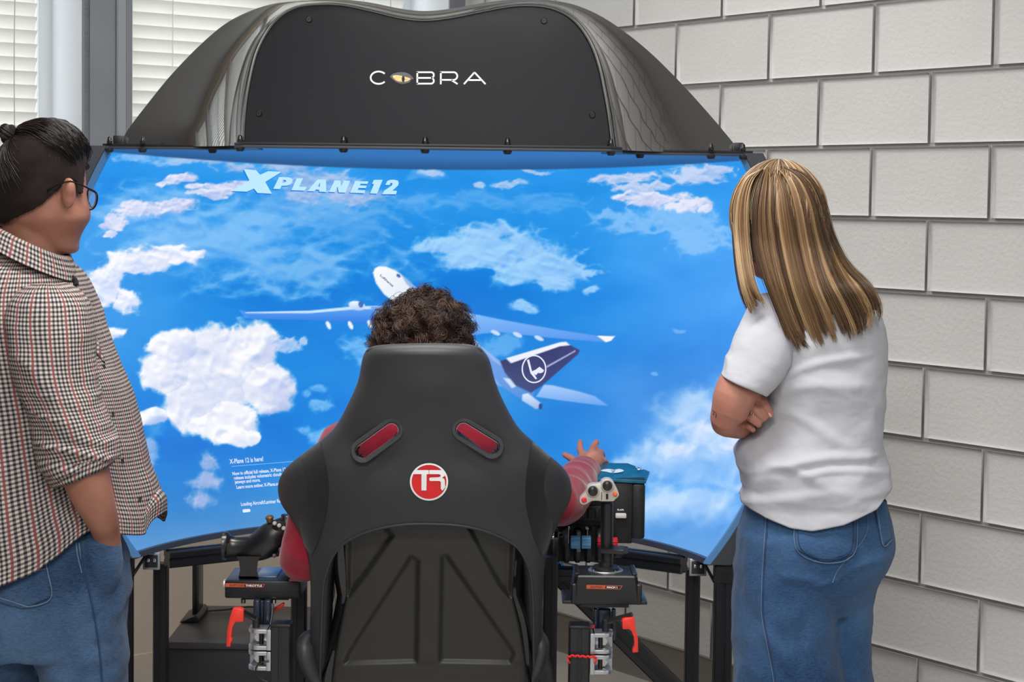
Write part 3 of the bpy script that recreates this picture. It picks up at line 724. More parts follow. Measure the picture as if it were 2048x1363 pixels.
# plates leave the inside open: a front band only
inn = [(xr - .06, Y_RIM + .05), (pxr + .06, Y_RIM + .03), (pxr - .03, Y_RIM - .02), (pxr - .04, Y_P + .035), (pxl + .04, Y_P + .035), (pxl + .03, Y_RIM - .02), (pxl - .06, Y_RIM + .03), (xl + .06, Y_RIM + .05)]
for zz_, th, nm in ((Z_FL - .0065, .0055, 'flange_plate'), (Z_FL - .0005, .0055, 'flange_plate')):
    prism(nm, [(x, y, zz_) for x, y in outl + inn], (0, 0, th), m_rim if zz_ < Z_FL - .002 else m_black, sim, .0008)
def nut(u_, Y):
    x = W(u_, 297, Y)[0]
    lathe('dome_nut', (x, Y, Z_FL + .005), (0, 0, 1), [(0, .0068), (.006, .0068), (.007, .0058), (.012, .0052), (.0155, .0036), (.017, .0008)], m_bolt, sim, 12)
    lathe('bolt_head', (x, Y, Z_FL - .0065), (0, 0, -1), [(0, .0100), (.004, .0100), (.0085, .0072), (.0085, .001)], m_black, sim, 12)
for u_ in (480, 687, 850, 1015, 1222): nut(u_, Y_P - .012)
for u_ in (219, 285, 425, 1280, 1422, 1486): nut(u_, Y_RIM - .036 + (.0 if 240 < u_ < 1450 else .015))
for u_ in (238, 1476): 
    p = W(u_, 285, Y_RIM + .02); box('rib_tab', (p[0], Y_RIM + .02, Z_FL + .014), (.022, .03, .022), m_black, sim, None, .002)

# --- aluminium profile stand
def profile(name, p0, p1, w=.04, mat=None, parent=None, up=None):
    """slotted square profile between two points"""
    mat = mat or m_ext; p0, p1 = np.asarray(p0, float), np.asarray(p1, float); d = p1 - p0; L_ = np.linalg.norm(d); d /= L_
    up = np.array([0, -1.0, 0]) if up is None else np.asarray(up, float)
    y = up - d * (up @ d); y /= np.linalg.norm(y); x = np.cross(y, d); h = w / 2; g, e = w * .11, w * .10; c = .003
    q = [(-h + c, -h), (-g, -h), (-g, -h + e), (g, -h + e), (g, -h), (h - c, -h)]
    pts = []
    for k in range(4):
        a = k * math.pi / 2; ca_, sa_ = round(math.cos(a)), round(math.sin(a))
        pts += [(X * ca_ - Y_ * sa_, X * sa_ + Y_ * ca_) for X, Y_ in q]
    rings = [[p + x * X + y * Y_ for X, Y_ in pts] for p in (p0, p1)]
    return loft(name, rings, mat, parent, sharp=30)
zb = Z_BOT - .035
def vpost(u_, v_, Y, ztop, w=.04, name='post'):
    x = W(u_, v_, Y)[0]; return profile(name, (x, Y, 0), (x, Y, ztop), w, parent=sim), x
_, x1 = vpost(1446, 1200, Y_RIM + .02, Z_BOT - .012, .042)
_, x2 = vpost(1385, 1200, Y_RIM + .16, zb - .02, .034)
_, x3 = vpost(322, 1200, Y_RIM + .16, zb - .02, .034)
_, x4 = vpost(247, 1200, Y_RIM + .02, Z_BOT - .012, .042)
for x in (x1, x4): box('post_cap', (x, Y_RIM + .02, Z_BOT - .034), (.045, .045, .044), m_black, sim, None, .003)
yc_ = YC + rb - .06
for xa, sgn in ((x4, 1), (x1, -1)):
    a0 = np.array([xa + sgn * .085, Y_RIM + .11, zb]); a1 = np.array([XC - sgn * .12, yc_, zb])
    profile('cross_beam', a0, a1, .04, parent=sim, up=(0, 0, 1))
    p = np.array([xa + sgn * .055, Y_RIM + .075, zb + .002])
    br = box('corner_bracket', p, (.042, .006, .042), m_alu, sim, None, .002)
    box('bracket_recess', p + np.array([0, -.0022, 0]), (.031, .004, .031), M('bracket_dark', (40, 42, 48), .3), br, None, .001)
    for dx in (-.007, .008): lathe('bracket_bolt', p + np.array([dx, -.004, .003]), (0, -1, 0), [(0, .005), (.004, .0048), (.005, .002)], m_chrome, br, 10)
    tube('brace_strip', [(xa + sgn * .020, Y_RIM + .03, Z_BOT - .058), (xa + sgn * .040, Y_RIM + .07, Z_BOT - .022)], .004, m_bolt, sim, 8)
profile('cross_beam', (XC - .13, yc_, zb), (XC + .13, yc_, zb), .04, parent=sim, up=(0, 0, 1))
# ================================================================== racing seat
m_leather = M('grey_leatherette', (50, 50, 53), .5, spec=.45, bump=(900, .12, .0006))
m_suede = M('black_suede', (30, 29, 32), .95, spec=.15, sheen=.25, bump=(700, .2, .0008))
m_shell = M('dark_moulded_shell', (47, 46, 44), .42, spec=.4, bump=(600, .06, .0004))
m_glossb = M('gloss_black_side', (10, 10, 12), .12, coat=.7)
m_rubber = M('dark_rubber', (58, 59, 61), .55)
OUT_L = [(687, 795), (689, 760), (694, 741), (702, 731), (720, 724), (760, 716), (800, 699), (850, 672), (880, 642), (905, 608), (930, 577), (950, 562), (970, 556), (990, 557), (1010, 564), (1040, 584), (1075, 602), (1110, 614), (1150, 620), (1200, 621), (1250, 620), (1300, 622), (1370, 630), (1500, 650)]
OUT_R = [(687, 900), (688, 935), (693, 957), (700, 966), (720, 979), (760, 990), (800, 1006), (850, 1034), (880, 1064), (905, 1092), (930, 1122), (950, 1137), (970, 1143), (990, 1143), (1010, 1136), (1040, 1120), (1075, 1104), (1110, 1093), (1150, 1088), (1200, 1086), (1250, 1085), (1300, 1083), (1370, 1075), (1500, 1055)]
def itp(tab, v):
    T_ = np.asarray(tab, float); return np.interp(v, T_[:, 0], T_[:, 1])
def sm(tab):                                     # smooth resample of a table by value of its first column
    T_ = np.asarray(tab, float); s = spline(T_, 400); o = np.argsort(s[:, 0]); return s[o]
OL, OR = sm(OUT_L), sm(OUT_R)
def seat_Y(u, v):
    c = 848.0; hw = (itp(OR, v) - itp(OL, v)) / 2; t = np.clip(np.abs((u - (itp(OR, v) + itp(OL, v)) / 2) / hw), 0, 1)
    y = 3.20 + (v - 690) / 670 * .15
    wing = np.exp(-((v - 985) / 95) ** 2)
    y = y + .035 * t ** 2.2 + wing * .055 * t ** 3
    y = y + .035 * (1 - np.sqrt(np.maximum(1 - t ** 9, 0)))             # rounded edge
    y = y + .045 * (1 - np.sqrt(np.clip(1 - np.clip((712 - v) / 26, 0, 1) ** 2, 0, 1)))  # rounded top
    y = y - .012 * np.exp(-(((u - 848) / 150) ** 2 + ((v - 985) / 70) ** 2))   # padded swell
    y = y + .010 * np.exp(-(((v - 905) / 40) ** 2)) * np.exp(-((np.abs(u - 850) - 110) / 60) ** 2)
    y = y - .006 * np.exp(-(((u - 860) / 60) ** 2 + ((v - 775) / 40) ** 2))
    return y
def seat_pt(uv, off=0.0):
    uv = np.asarray(uv, float); return WA(uv, seat_Y(uv[:, 0], uv[:, 1]) - off)
seat = empty('racing_seat', (W(848, 1100, 3.5)[0], 3.55, 0), 'grey and black bucket racing seat with a round red and white badge on its back', 'seat')
ARL = [(1047, 848), (1047.5, 825), (1049, 803), (1055, 765), (1066, 727), (1085, 690), (1111, 666), (1145, 653), (1182, 646), (1257, 643), (1360, 641), (1500, 650)]
ARR = [(1047, 848), (1047.6, 871), (1049.2, 905), (1055, 945), (1066, 983), (1090, 1030), (1121, 1052), (1155, 1062), (1206, 1066), (1267, 1067), (1360, 1066), (1500, 1055)]
def arch_rows(tab):
    s = spline(tab, 110); s[:, 0] = np.maximum.accumulate(s[:, 0]) + np.arange(110) * .004; return s
rowsL, rowsR = arch_rows(ARL), arch_rows(ARR)
top_rows = np.concatenate([np.linspace(687.5, 715, 14)[:-1], np.linspace(715, 1044.5, 90)])
Vs, Fs, SLOTS = [], [], [((725, 902), (783, 860)), ((927, 859), (984, 894))]
for rows_, edge_, sd in ((rowsL, OL, -1), (rowsR, OR, 1)):
    vv = np.concatenate([top_rows, rows_[:, 0]]); inner = np.concatenate([np.full(len(top_rows), 848.0), rows_[:, 1]])
    inner = np.where((itp(edge_, vv) - inner) * sd < 3, itp(edge_, vv) - 3 * sd, inner)
    n = 64; q = np.linspace(0, 1, n); q = 1 - (1 - q) ** 1.3
    uu = inner[:, None] + (itp(edge_, vv) - inner)[:, None] * q[None]; v2 = np.broadcast_to(vv[:, None], uu.shape)
    P = seat_pt(np.stack([uu.ravel(), v2.ravel()], 1)); off = len(Vs)
    f = np.array(grid_faces(len(vv), n, False)); cu_, cv_ = uu.ravel()[f].mean(1), v2.ravel()[f].mean(1)
    keep = np.ones(len(f), bool)
    for a, b in SLOTS:
        a, b = np.array(a, float), np.array(b, float); e = b - a; t = np.clip(((cu_ - a[0]) * e[0] + (cv_ - a[1]) * e[1]) / (e @ e), 0, 1)
        keep &= np.hypot(cu_ - a[0] - t * e[0], cv_ - a[1] - t * e[1]) > 17
    f = f[keep]; f = f if sd > 0 else f[:, ::-1]
    Fs += (f + off).tolist(); Vs += P.tolist()
cover = mesh('cover', Vs, Fs, m_leather, seat)
bm = bmesh.new(); bm.from_mesh(cover.data); bmesh.ops.remove_doubles(bm, verts=bm.verts, dist=.00001); bmesh.ops.delete(bm, geom=[v for v in bm.verts if not v.link_faces], context='VERTS')
bmesh.ops.recalc_face_normals(bm, faces=bm.faces)
if sum(f.normal.y for f in bm.faces) > 0: bmesh.ops.reverse_faces(bm, faces=bm.faces)
bm.to_mesh(cover.data); bm.free()
so = cover.modifiers.new('thick', 'SOLIDIFY'); so.thickness = .035; so.offset = -1
# piping along the arch and a stitched seam on the crown
arch = np.concatenate([rowsL[::-1][:, ::-1], rowsR[1:][:, ::-1]])
tube('arch_piping', spline(seat_pt(arch[::3], .001), 160), .0028, m_leather, cover, 8)
crown = [(733, 702), (745, 695), (770, 691), (800, 689), (850, 688), (900, 688.5), (935, 690), (955, 695), (965, 702)]
tube('crown_seam', WA(spline(crown, 60), 3.255), .0022, m_rubber, cover, 6)
# dark suede bands
def band(Lb, Rb, name='suede_panel'):
    Lb, Rb = spline(Lb, 70), spline(Rb, 70); q = np.linspace(0, 1, 16)[None, :, None]
    uv_ = (Lb[:, None] * (1 - q) + Rb[:, None] * q); P = seat_pt(uv_.reshape(-1, 2), .0018).reshape(70, 16, 3)
    loft(name, P, m_suede, cover, close=False)
band([(600, 912), (608, 935), (613, 965), (612, 990), (606, 1015), (599, 1038), (601, 1065), (609, 1092)], [(640, 882), (649, 920), (656, 960), (656, 990), (653, 1020), (646, 1050), (637, 1080), (622, 1112)])
band([(1065, 882), (1058, 920), (1053, 960), (1052, 990), (1055, 1020), (1062, 1052), (1070, 1080), (1086, 1112)], [(1101, 912), (1093, 935), (1088, 965), (1090, 990), (1096, 1015), (1105, 1040), (1104, 1065), (1096, 1092)])
# harness slots with raised rubber rings
for a, b in SLOTS:
    a, b = np.array(a, float), np.array(b, float); e = (b - a) / np.linalg.norm(b - a); n_ = np.array([-e[1], e[0]]); rings = []
    def cap(r, off):
        th = np.linspace(math.pi / 2, 3 * math.pi / 2, 16); L_ = [a + r * (math.cos(t) * e + math.sin(t) * n_) for t in th]
        th = np.linspace(-math.pi / 2, math.pi / 2, 16); R_ = [b + r * (math.cos(t) * e + math.sin(t) * n_) for t in th]
        o = np.array(L_ + R_); yy = seat_Y(o[:, 0], o[:, 1]); yy = .5 * yy + .5 * yy.mean(); return WA(o, yy - off)
    loft('slot_ring', [cap(24.5, -.002), cap(24, .006), cap(22.5, .009), cap(16.5, .009), cap(14.8, .006), cap(14, -.004), cap(14, -.04)], m_rubber, cover, caps=(False, False), sharp=50)
    loft('slot_liner', [cap(14.4, -.006), cap(13.2, -.006), cap(13.2, -.034)], m_chrome, cover, caps=(False, False))
# round badge
def bdg(off): return lambda p: seat_pt(p, off)
ell_ = lambda r, n=56: arc(858, 963, r * 1.0, r * .98, 0, 360, n)[:-1].tolist()
m_bw, m_br = M('badge_white', (236, 236, 236), .45), M('badge_red', (222, 30, 36), .4)
badge = flat('badge_rim', [(ell_(38.3), [ell_(34.8)])], bdg(.0040), m_bw, cover)
flat('badge_disc', [(ell_(36), [])], bdg(.0030), m_br, cover)
Z7 = lambda P: [(550 + x / 2.943, 900 + y / 2.943) for x, y in P]
flat('badge_letter', [(Z7([(820, 116), (905, 116), (905, 140), (893, 140), (891, 236), (862, 236), (862, 140), (812, 140)]), [])], bdg(.0046), m_bw, cover)
flat('badge_letter', [(Z7([(908, 116), (985, 116), (998, 122), (1003, 137), (998, 152), (984, 160), (996, 168), (1000, 180), (1001, 205), (1003, 214), (994, 228), (985, 238), (976, 226), (976, 186), (968, 180), (912, 180), (908, 172), (908, 164), (914, 160), (962, 158), (974, 154), (975, 146), (966, 140), (908, 140)]), [])], bdg(.0046), m_bw, cover)
# moulded back shell with Y-shaped ribs
RECESS = [[(745, 1030), (700, 1030), (697, 1190), (728, 1150), (785, 1070)], [(925, 1030), (1030, 1030), (1024, 1080), (1020, 1192), (1000, 1170)],
          [(822, 1112), (836, 1120), (833, 1322), (690, 1325), (697, 1305)], [(884, 1112), (893, 1110), (1025, 1300), (1028, 1308), (1020, 1324), (880, 1322)]]
nv, nu = 190, 170
vv = np.linspace(1030, 1490, nv)[:, None]
eL = np.interp(vv, [1030, 1100, 1190, 1250, 1342, 1490], [690, 690, 696, 684, 667, 650]); eR = np.interp(vv, [1030, 1100, 1190, 1250, 1342, 1490], [1032, 1030, 1022, 1036, 1052, 1064])
xx = np.linspace(-.14, 1.14, nu)[None]; uu = eL + (eR - eL) * xx; v2 = np.broadcast_to(vv, uu.shape)
y = 3.20 + (v2 - 690) / 670 * .15 + .030
for R_ in RECESS: y = y + .013 * sstep(-7, 7, poly_sdf(uu, v2, R_))
out_ = np.maximum(np.maximum(-xx, xx - 1), 0); y = y + .13 * sstep(0, .14, np.broadcast_to(out_, uu.shape)) + .012 * (np.abs(xx - .5) * 2) ** 4
y = y + .004 * sstep(1318, 1330, v2)
P = WA(np.stack([uu.ravel(), v2.ravel()], 1), y.ravel()).reshape(nv, nu, 3)
sh = loft('back_shell', P, m_shell, seat, close=False); sh['label'] = 'moulded dark back shell with branching ribs'
# gloss side strips of the shell
for xs_, sd in (((.0, -.11), -1), ((1.0, 1.11), 1)):
    rings = []
    for v_ in np.linspace(1075, 1480, 50):
        a_, b_ = np.interp(v_, [1030, 1100, 1190, 1250, 1342, 1490], [690, 690, 696, 684, 667, 650]), np.interp(v_, [1030, 1100, 1190, 1250, 1342, 1490], [1032, 1030, 1022, 1036, 1052, 1064])
        yb_ = 3.20 + (v_ - 690) / 670 * .15; e0 = a_ if sd < 0 else b_
        wv = 5 * math.sin(v_ / 38.0)
        rings.append([W(e0 + sd * (4 + wv * .4), v_, yb_ + .034), W(e0 + sd * 11 + wv, v_, yb_ + .030), W(e0 + sd * 20 + wv * .7, v_, yb_ + .045), W(e0 + sd * 27, v_, yb_ + .10)])
    loft('gloss_edge', rings, m_glossb, seat, close=False)
# thigh bolsters at either side and the seat cushion
for pts in ([(628, 1262, 15), (616, 1275, 20), (614, 1300, 24), (622, 1330, 22), (636, 1358, 18), (650, 1395, 18), (655, 1440, 20)], [(1074, 1258, 14), (1080, 1275, 17), (1080, 1300, 18), (1072, 1330, 18), (1060, 1358, 16), (1050, 1395, 18), (1045, 1440, 20)]):
    pp = spline(pts, 40); s_ = 3.42 / F_PX
    rg = tube_rings(WA(pp[:, :2], 3.42), np.maximum(pp[:, 2] * s_ * np.minimum(1, np.linspace(.35, 5, 40)), .004), 20); c0 = rg.mean(1, keepdims=True)
    rg[:, :, 1] = c0[:, :, 1] + (rg[:, :, 1] - c0[:, :, 1]) * 2.2
    loft('thigh_bolster', rg, m_leather, seat)
cx_ = W(850, 1100, 3.5)[0]
box('cushion', (cx_, 3.66, .50), (.42, .52, .14), m_leather, seat, None, .04, 4)
box('seat_base', (cx_, 3.66, .39), (.36, .46, .08), m_black, seat, None, .01)
for dx in (-.15, .15): box('seat_rail', (cx_ + dx, 3.66, .18), (.04, .5, .36), m_ext, seat, None, .003)

# ================================================================== cockpit rails and uprights beside the seat
rig = empty('cockpit_frame', (cx_, 3.75, 0), 'black slotted aluminium cockpit frame with a diagonal brace below the console', 'frame')
for u0_, Yp, w_, vt in ((598, 3.72, .032, 1140), (1100, 3.72, .030, 1112)):
    x = W(u0_, 1250, Yp)[0]; profile('upright', (x, Yp, 0), (x, Yp, W(u0_, vt, Yp)[2]), w_, parent=rig)
_bl = W(1480, 1505, 3.92); profile('short_leg', (_bl[0], 3.92, 0), (_bl[0], 3.92, _bl[2] + .02), .042, parent=rig)
profile('diagonal_brace', W(1105, 1135, 3.92), W(1480, 1505, 3.92), .042, parent=rig)
profile('console_arm', W(1100, 1146, 3.83), W(1200, 1148, 3.83), .03, parent=rig, up=(0, 0, 1))

# ================================================================== throttle on its left mount (1 px = 1 mm at 3.5 m)
m_bp = M('black_plastic', (27, 27, 29), .38, spec=.5, bump=(500, .08, .0004))
m_bpg = M('grip_black_plastic', (22, 22, 24), .28, spec=.6)
m_or = M('label_orange', (196, 84, 52), .45); m_lw = M('label_white', (240, 240, 240), .45); m_lk = M('label_black', (18, 18, 18), .45)
m_red = M('handle_red', (226, 52, 38), .38, spec=.5)
m_sil = M('silver_button', (206, 200, 196), .3, metal=.5)
thr = empty('throttle_controller', W(524, 1198, 3.5), 'black throttle controller with an orange throttle label and a flight grip lying on it', 'controller')
Yt = 3.48
p0, p1 = W(447, 1198, Yt), W(603, 1160, Yt)
bx0, bx1, bz0, bz1 = p0[0] + .002, p1[0] - .002, p0[2] + .002, W(524, 1160.5, Yt)[2]
box('base_box', ((bx0 + bx1) / 2, Yt + .062, (bz0 + bz1) / 2), (bx1 - bx0, .124, bz1 - bz0), m_bp, thr, None, .004)
box('base_plate', ((bx0 + bx1) / 2 + .003, Yt + .062, bz0 - .003), (.095, .09, .006), m_bp, thr, None, .001)
lz = (bz0 + bz1) / 2 - .004
box('seam_line', ((bx0 + bx1) / 2, Yt - .0002, lz), (bx1 - bx0 - .004, .001, .0012), m_lk, thr)
box('slide_rail', ((bx0 + bx1) / 2 + .004, Yt + .075, bz1 + .001), (.042, .095, .003), M('slide_steel', (120, 124, 132), .3, metal=.6), thr, None, .001)
lathe('side_knob', (bx0 - .001, Yt + .03, (bz0 + bz1) / 2 + .004), (-1, 0, 0), [(0, .0095), (.005, .0095), (.006, .008), (.006, .001)], m_sil, thr, 20)
box('corner_tile', (bx1 - .012, Yt + .05, bz1 + .0005), (.022, .09, .002), M('corner_lilac', (190, 160, 200), .4), thr)
box('orange_strip', (bx1 - .012, Yt + .003, bz1 + .0008), (.022, .006, .0025), M('bright_orange', (240, 90, 40), .4), thr)
fl = lambda Y: (lambda p: WA(p, Y))
flat('label_strip', [([(451, 1165.5), (530, 1167.3), (526, 1174.6), (451, 1173)], [])], fl(Yt - .0009), m_or, thr)
flat('label_field', [([(488.5, 1167.2), (528, 1168.2), (525, 1173.6), (488.5, 1172.6)], [])], fl(Yt - .0013), m_lk, thr)
def lab(s, x, y, size, mat, Y, slope=.02, par=None, sq=1.25, bold=.12): return text('label_text', s, lambda p: WA(np.stack([x + p[:, 0] * sq, y - p[:, 1] + slope * p[:, 0] * sq], 1), Y), mat, par, size=size, bold=bold)
lab('RAPTOR', 459, 1171.3, 5.6, M('label_brown', (110, 48, 34), .5), Yt - .0016, par=thr, sq=1.3); lab('THROTTLE', 491, 1172, 5.2, m_lw, Yt - .0020, par=thr, sq=1.28, bold=.2)
# grip
gp = np.array([(446, 1091, 28.5), (453, 1091, 28.5), (455, 1091.5, 26), (459, 1092, 23), (468, 1093, 21), (485, 1094, 22), (505, 1095, 27), (525, 1088, 31), (545, 1073, 32), (562, 1061, 27), (578, 1054, 23), (588, 1058, 18), (593, 1062, 10)], float)
gs = np.concatenate([gp[:3], spline(gp[2:], 40)[1:]]); ctr_ = WA(gs[:, :2], 3.51); rad_ = gs[:, 2] * .001
rg = tube_rings(ctr_, rad_, 28); c0 = rg.mean(1, keepdims=True); rg[:, :, 1] = c0[:, :, 1] + (rg[:, :, 1] - c0[:, :, 1]) * .8
grip = loft('grip', rg, m_bpg, thr, sharp=50)
loft('grip_neck', [[W(497 + 0 + hx * dx, v_, 3.51 + dy) for dx, dy in ((-1, -.022), (1, -.022), (1, .022), (-1, .022))] for hx, v_ in ((24, 1112), (19, 1122), (17, 1140), (20, 1152))], m_bpg, thr, sharp=40)
def fac(u_, v_, Y): return W(u_, v_, Y)
for u_, v_ in ((550, 1046), (559, 1050.5), (568, 1056)): lathe('grip_button', fac(u_, v_, 3.488), (-.1, -1, .25), [(0, .0042), (.004, .0042), (.0052, .003), (.0052, .0005)], m_sil, grip, 16)
loft('button_pad', [WA(np.array(arc(560, 1052, r * 1.3, r * .8, 0, 360, 25)[:-1]) @ np.eye(2), 3.489 - o) for r, o in ((13, -.003), (12, .001), (.5, .002))], m_bp, grip)
lathe('hat_knob', fac(540, 1042, 3.505), (-.1, -.2, 1), [(0, .007), (.006, .007), (.0065, .0085), (.010, .0085), (.0125, .005), (.013, .0005)], M('bronze_knob', (126, 100, 66), .35, metal=.6), grip, 20)
wh = W(573, 1033, 3.505)
for k in range(16):
    a = 2 * math.pi * k / 16; box('wheel_tooth', wh + np.array([.0095 * math.cos(a), .0095 * math.sin(a) * .8, .002]), (.0022, .0022, .006), m_bp, grip)
lathe('thumb_wheel', wh - np.array([0, 0, .010]), (0, 0, 1), [(0, .014), (.010, .011), (.013, .0085), (.0135, .001)], m_bpg, grip, 24)
lathe('trigger_button', W(562, 1098, 3.49), (.5, -1, -.3), [(0, .0058), (.005, .0056), (.006, .004), (.006, .001)], M('violet_button', (128, 92, 112), .3, metal=.4), grip, 16)
lathe('trigger_button', W(548, 1110, 3.485), (.3, -1, -.3), [(0, .0038), (.004, .0036), (.005, .001)], M('violet_button', (128, 92, 112)), grip, 14)
loft('front_lever', [WA(np.array([(582, 1036), (588, 1036), (600, 1068), (594, 1074)]), Y_) for Y_ in (3.50, 3.54)], m_bpg, grip, sharp=40)

def clamp_mount(name, label, up, side, post_x0, post_x1, cl_x0, cl_x1, vtop, Yc, arms, bolt_px):
    r = empty(name, (W((post_x0 + post_x1) / 2, 1300, Yc)[0], Yc + .03, 0), label, 'mount')
    xa, xb = W(post_x0, 1300, Yc)[0], W(post_x1, 1300, Yc)[0]; w_ = xb - xa; zt = W(post_x0, vtop + 8, Yc)[2]
    profile('post', ((xa + xb) / 2, Yc + w_ / 2, 0), ((xa + xb) / 2, Yc + w_ / 2, zt), w_, parent=r)
    box('post_cap', ((xa + xb) / 2, Yc + w_ / 2, zt + .003), (w_, w_, .006), m_bp, r, None, .002)
    cxa, cxb = W(cl_x0, 1300, Yc)[0], W(cl_x1, 1300, Yc)[0]; wc = cxb - cxa; xs = (cxa + cxb) / 2
    plate_x = cxb - .004 if side < 0 else cxa + .004
    for v0_, v1_ in ((1259, 1300), (1303, 1341)):
        za, zb_ = W(510, v0_, Yc)[2], W(510, v1_, Yc)[2]
        box('clamp_plate', (plate_x, Yc + .022, (za + zb_) / 2), (.009, .044, za - zb_), m_alu, r, None, .001)
        box('clamp_back', (xs, Yc + .041, (za + zb_) / 2), (wc, .006, za - zb_), m_alu, r, None, .001)
        for zq in (za - .004, zb_ + .004):
            ar = (0, math.pi) ; ex = cxa if side < 0 else cxb
            pts_ = [(plate_x, Yc + .002), (plate_x, Yc + .042)] + [(ex - side * .018 + side * .018 * math.cos(a), Yc + .022 + .020 * math.sin(a)) for a in np.linspace(math.pi / 2, -math.pi / 2, 12)]
            prism('clamp_jaw', [(x, y, zq - .004) for x, y in pts_], (0, 0, .008), m_alu, r, .0012)
        cyl('clamp_pin', (xs - side * .002, Yc + .020, zb_ + .005), (xs - side * .002, Yc + .020, za - .005), .0045, m_bolt, r, 14)
        cyl('clamp_nut', (xs + side * .003, Yc + .034, (za + zb_) / 2), (xs + side * .003, Yc + .024, (za + zb_) / 2), .0095, m_chrome, r, 6)
    for (a0_, a1_, va, vb, yy_) in arms:
        xa2, xb2 = W(a0_, 1230, yy_)[0], W(a1_, 1230, yy_)[0]; za, zb_ = W(510, va, yy_)[2], W(510, vb, yy_)[2]
        box('riser_bar', ((xa2 + xb2) / 2, yy_ + .01, (za + zb_) / 2), (xb2 - xa2, .02, za - zb_), M('riser_blue_black', (34, 42, 58), .25, spec=.6), r, None, .003)
    b = W(bolt_px[0], bolt_px[1], Yc + .02)
    lathe('lever_hub', (b[0], b[1], b[2] - .014), (0, 0, 1), [(0, .007), (.024, .008), (.028, .0075), (.030, .004), (.030, .001)], m_bp, r, 16)
    return r
mtl = clamp_mount('throttle_mount', 'silver clamp mount with a red lever on a black post under the throttle', 1, -1, 540, 581, 494, 541, 1246, 3.40, [(506, 519, 1200, 1262, 3.46), (527, 541, 1200, 1262, 3.46), (519, 527, 1200, 1262, 3.475)], (512, 1247))
tube('lever_arm', WA(np.array([(481, 1221), (512, 1237)]), [3.39, 3.42]), [.0055, .0062], m_bp, mtl, 10)
prism('lever_handle', WA(np.array([(465, 1217), (478, 1216), (487, 1219), (487, 1243), (471, 1244), (465, 1254), (462, 1275), (465, 1279), (461, 1286), (461, 1293), (452, 1293), (454, 1262), (459, 1236)]), 3.385), (0, .018, 0), m_red, mtl, .002)
prism('rear_lever', WA(np.array([(548, 1216), (565, 1206), (568, 1207), (567, 1213), (550, 1223)]), 3.50), (0, .012, 0), m_red, mtl, .001)
for u_ in (486, 547): cyl('mount_bolt', W(u_, 1198, 3.48), W(u_, 1205, 3.48), .0055, m_chrome, mtl, 10)
tube('strap', spline(WA(np.array([(546, 1206), (545, 1225), (542, 1245), (540, 1256)]), 3.45), 16), .0022, m_alu, mtl, 6)
tube('cable', spline(WA(np.array([(538, 1322), (524, 1324), (513, 1332), (512, 1345), (522, 1357), (536, 1364), (560, 1380), (575, 1420)]), 3.395), 50), .0016, m_bp, mtl, 8)

joy = empty('joystick_controller', W(1210, 1208, 3.5), 'black joystick controller with a silver two-knob head and an orange mach label', 'controller')
Yj = 3.44
mtr = clamp_mount('joystick_mount', 'silver clamp mount with a red lever and red string on a post under the joystick', 1, 1, 1138, 1180, 1181, 1227, 1249, 3.40, [(1187, 1196, 1210, 1264, 3.46), (1196, 1222, 1210, 1264, 3.475), (1224, 1232, 1210, 1272, 3.46)], (1211, 1252))
tube('lever_arm', WA(np.array([(1213, 1243), (1240, 1235), (1264, 1228)]), [3.42, 3.405, 3.395]), [.006, .0055, .005], m_bp, mtr, 10)
prism('lever_handle', WA(np.array([(1244, 1239), (1250, 1236), (1267, 1234), (1270, 1240), (1271, 1256), (1276, 1275), (1277, 1304), (1265, 1305), (1265, 1300), (1269, 1290), (1268, 1275), (1262, 1260), (1258, 1258), (1245, 1258)]), 3.385), (0, .018, 0), m_red, mtr, .002)
prism('rear_lever', WA(np.array([(1180, 1259), (1191, 1245), (1190, 1262), (1180, 1265)]), 3.46), (0, .01, 0), m_red, mtr, .001)
st = WA(np.array([(1139, 1326), (1136, 1318), (1138, 1312), (1150, 1311), (1165, 1312), (1180, 1313), (1190, 1313), (1192, 1318), (1189, 1325)]), 3.392); ss = spline(st, 80)
ss[:, 2] += .0012 * np.sin(np.linspace(0, 50, 80)); ss[:, 1] += .0012 * np.cos(np.linspace(0, 50, 80))
tube('red_string', ss, .0022, M('red_yarn', (222, 40, 36), .8), mtr, 6)
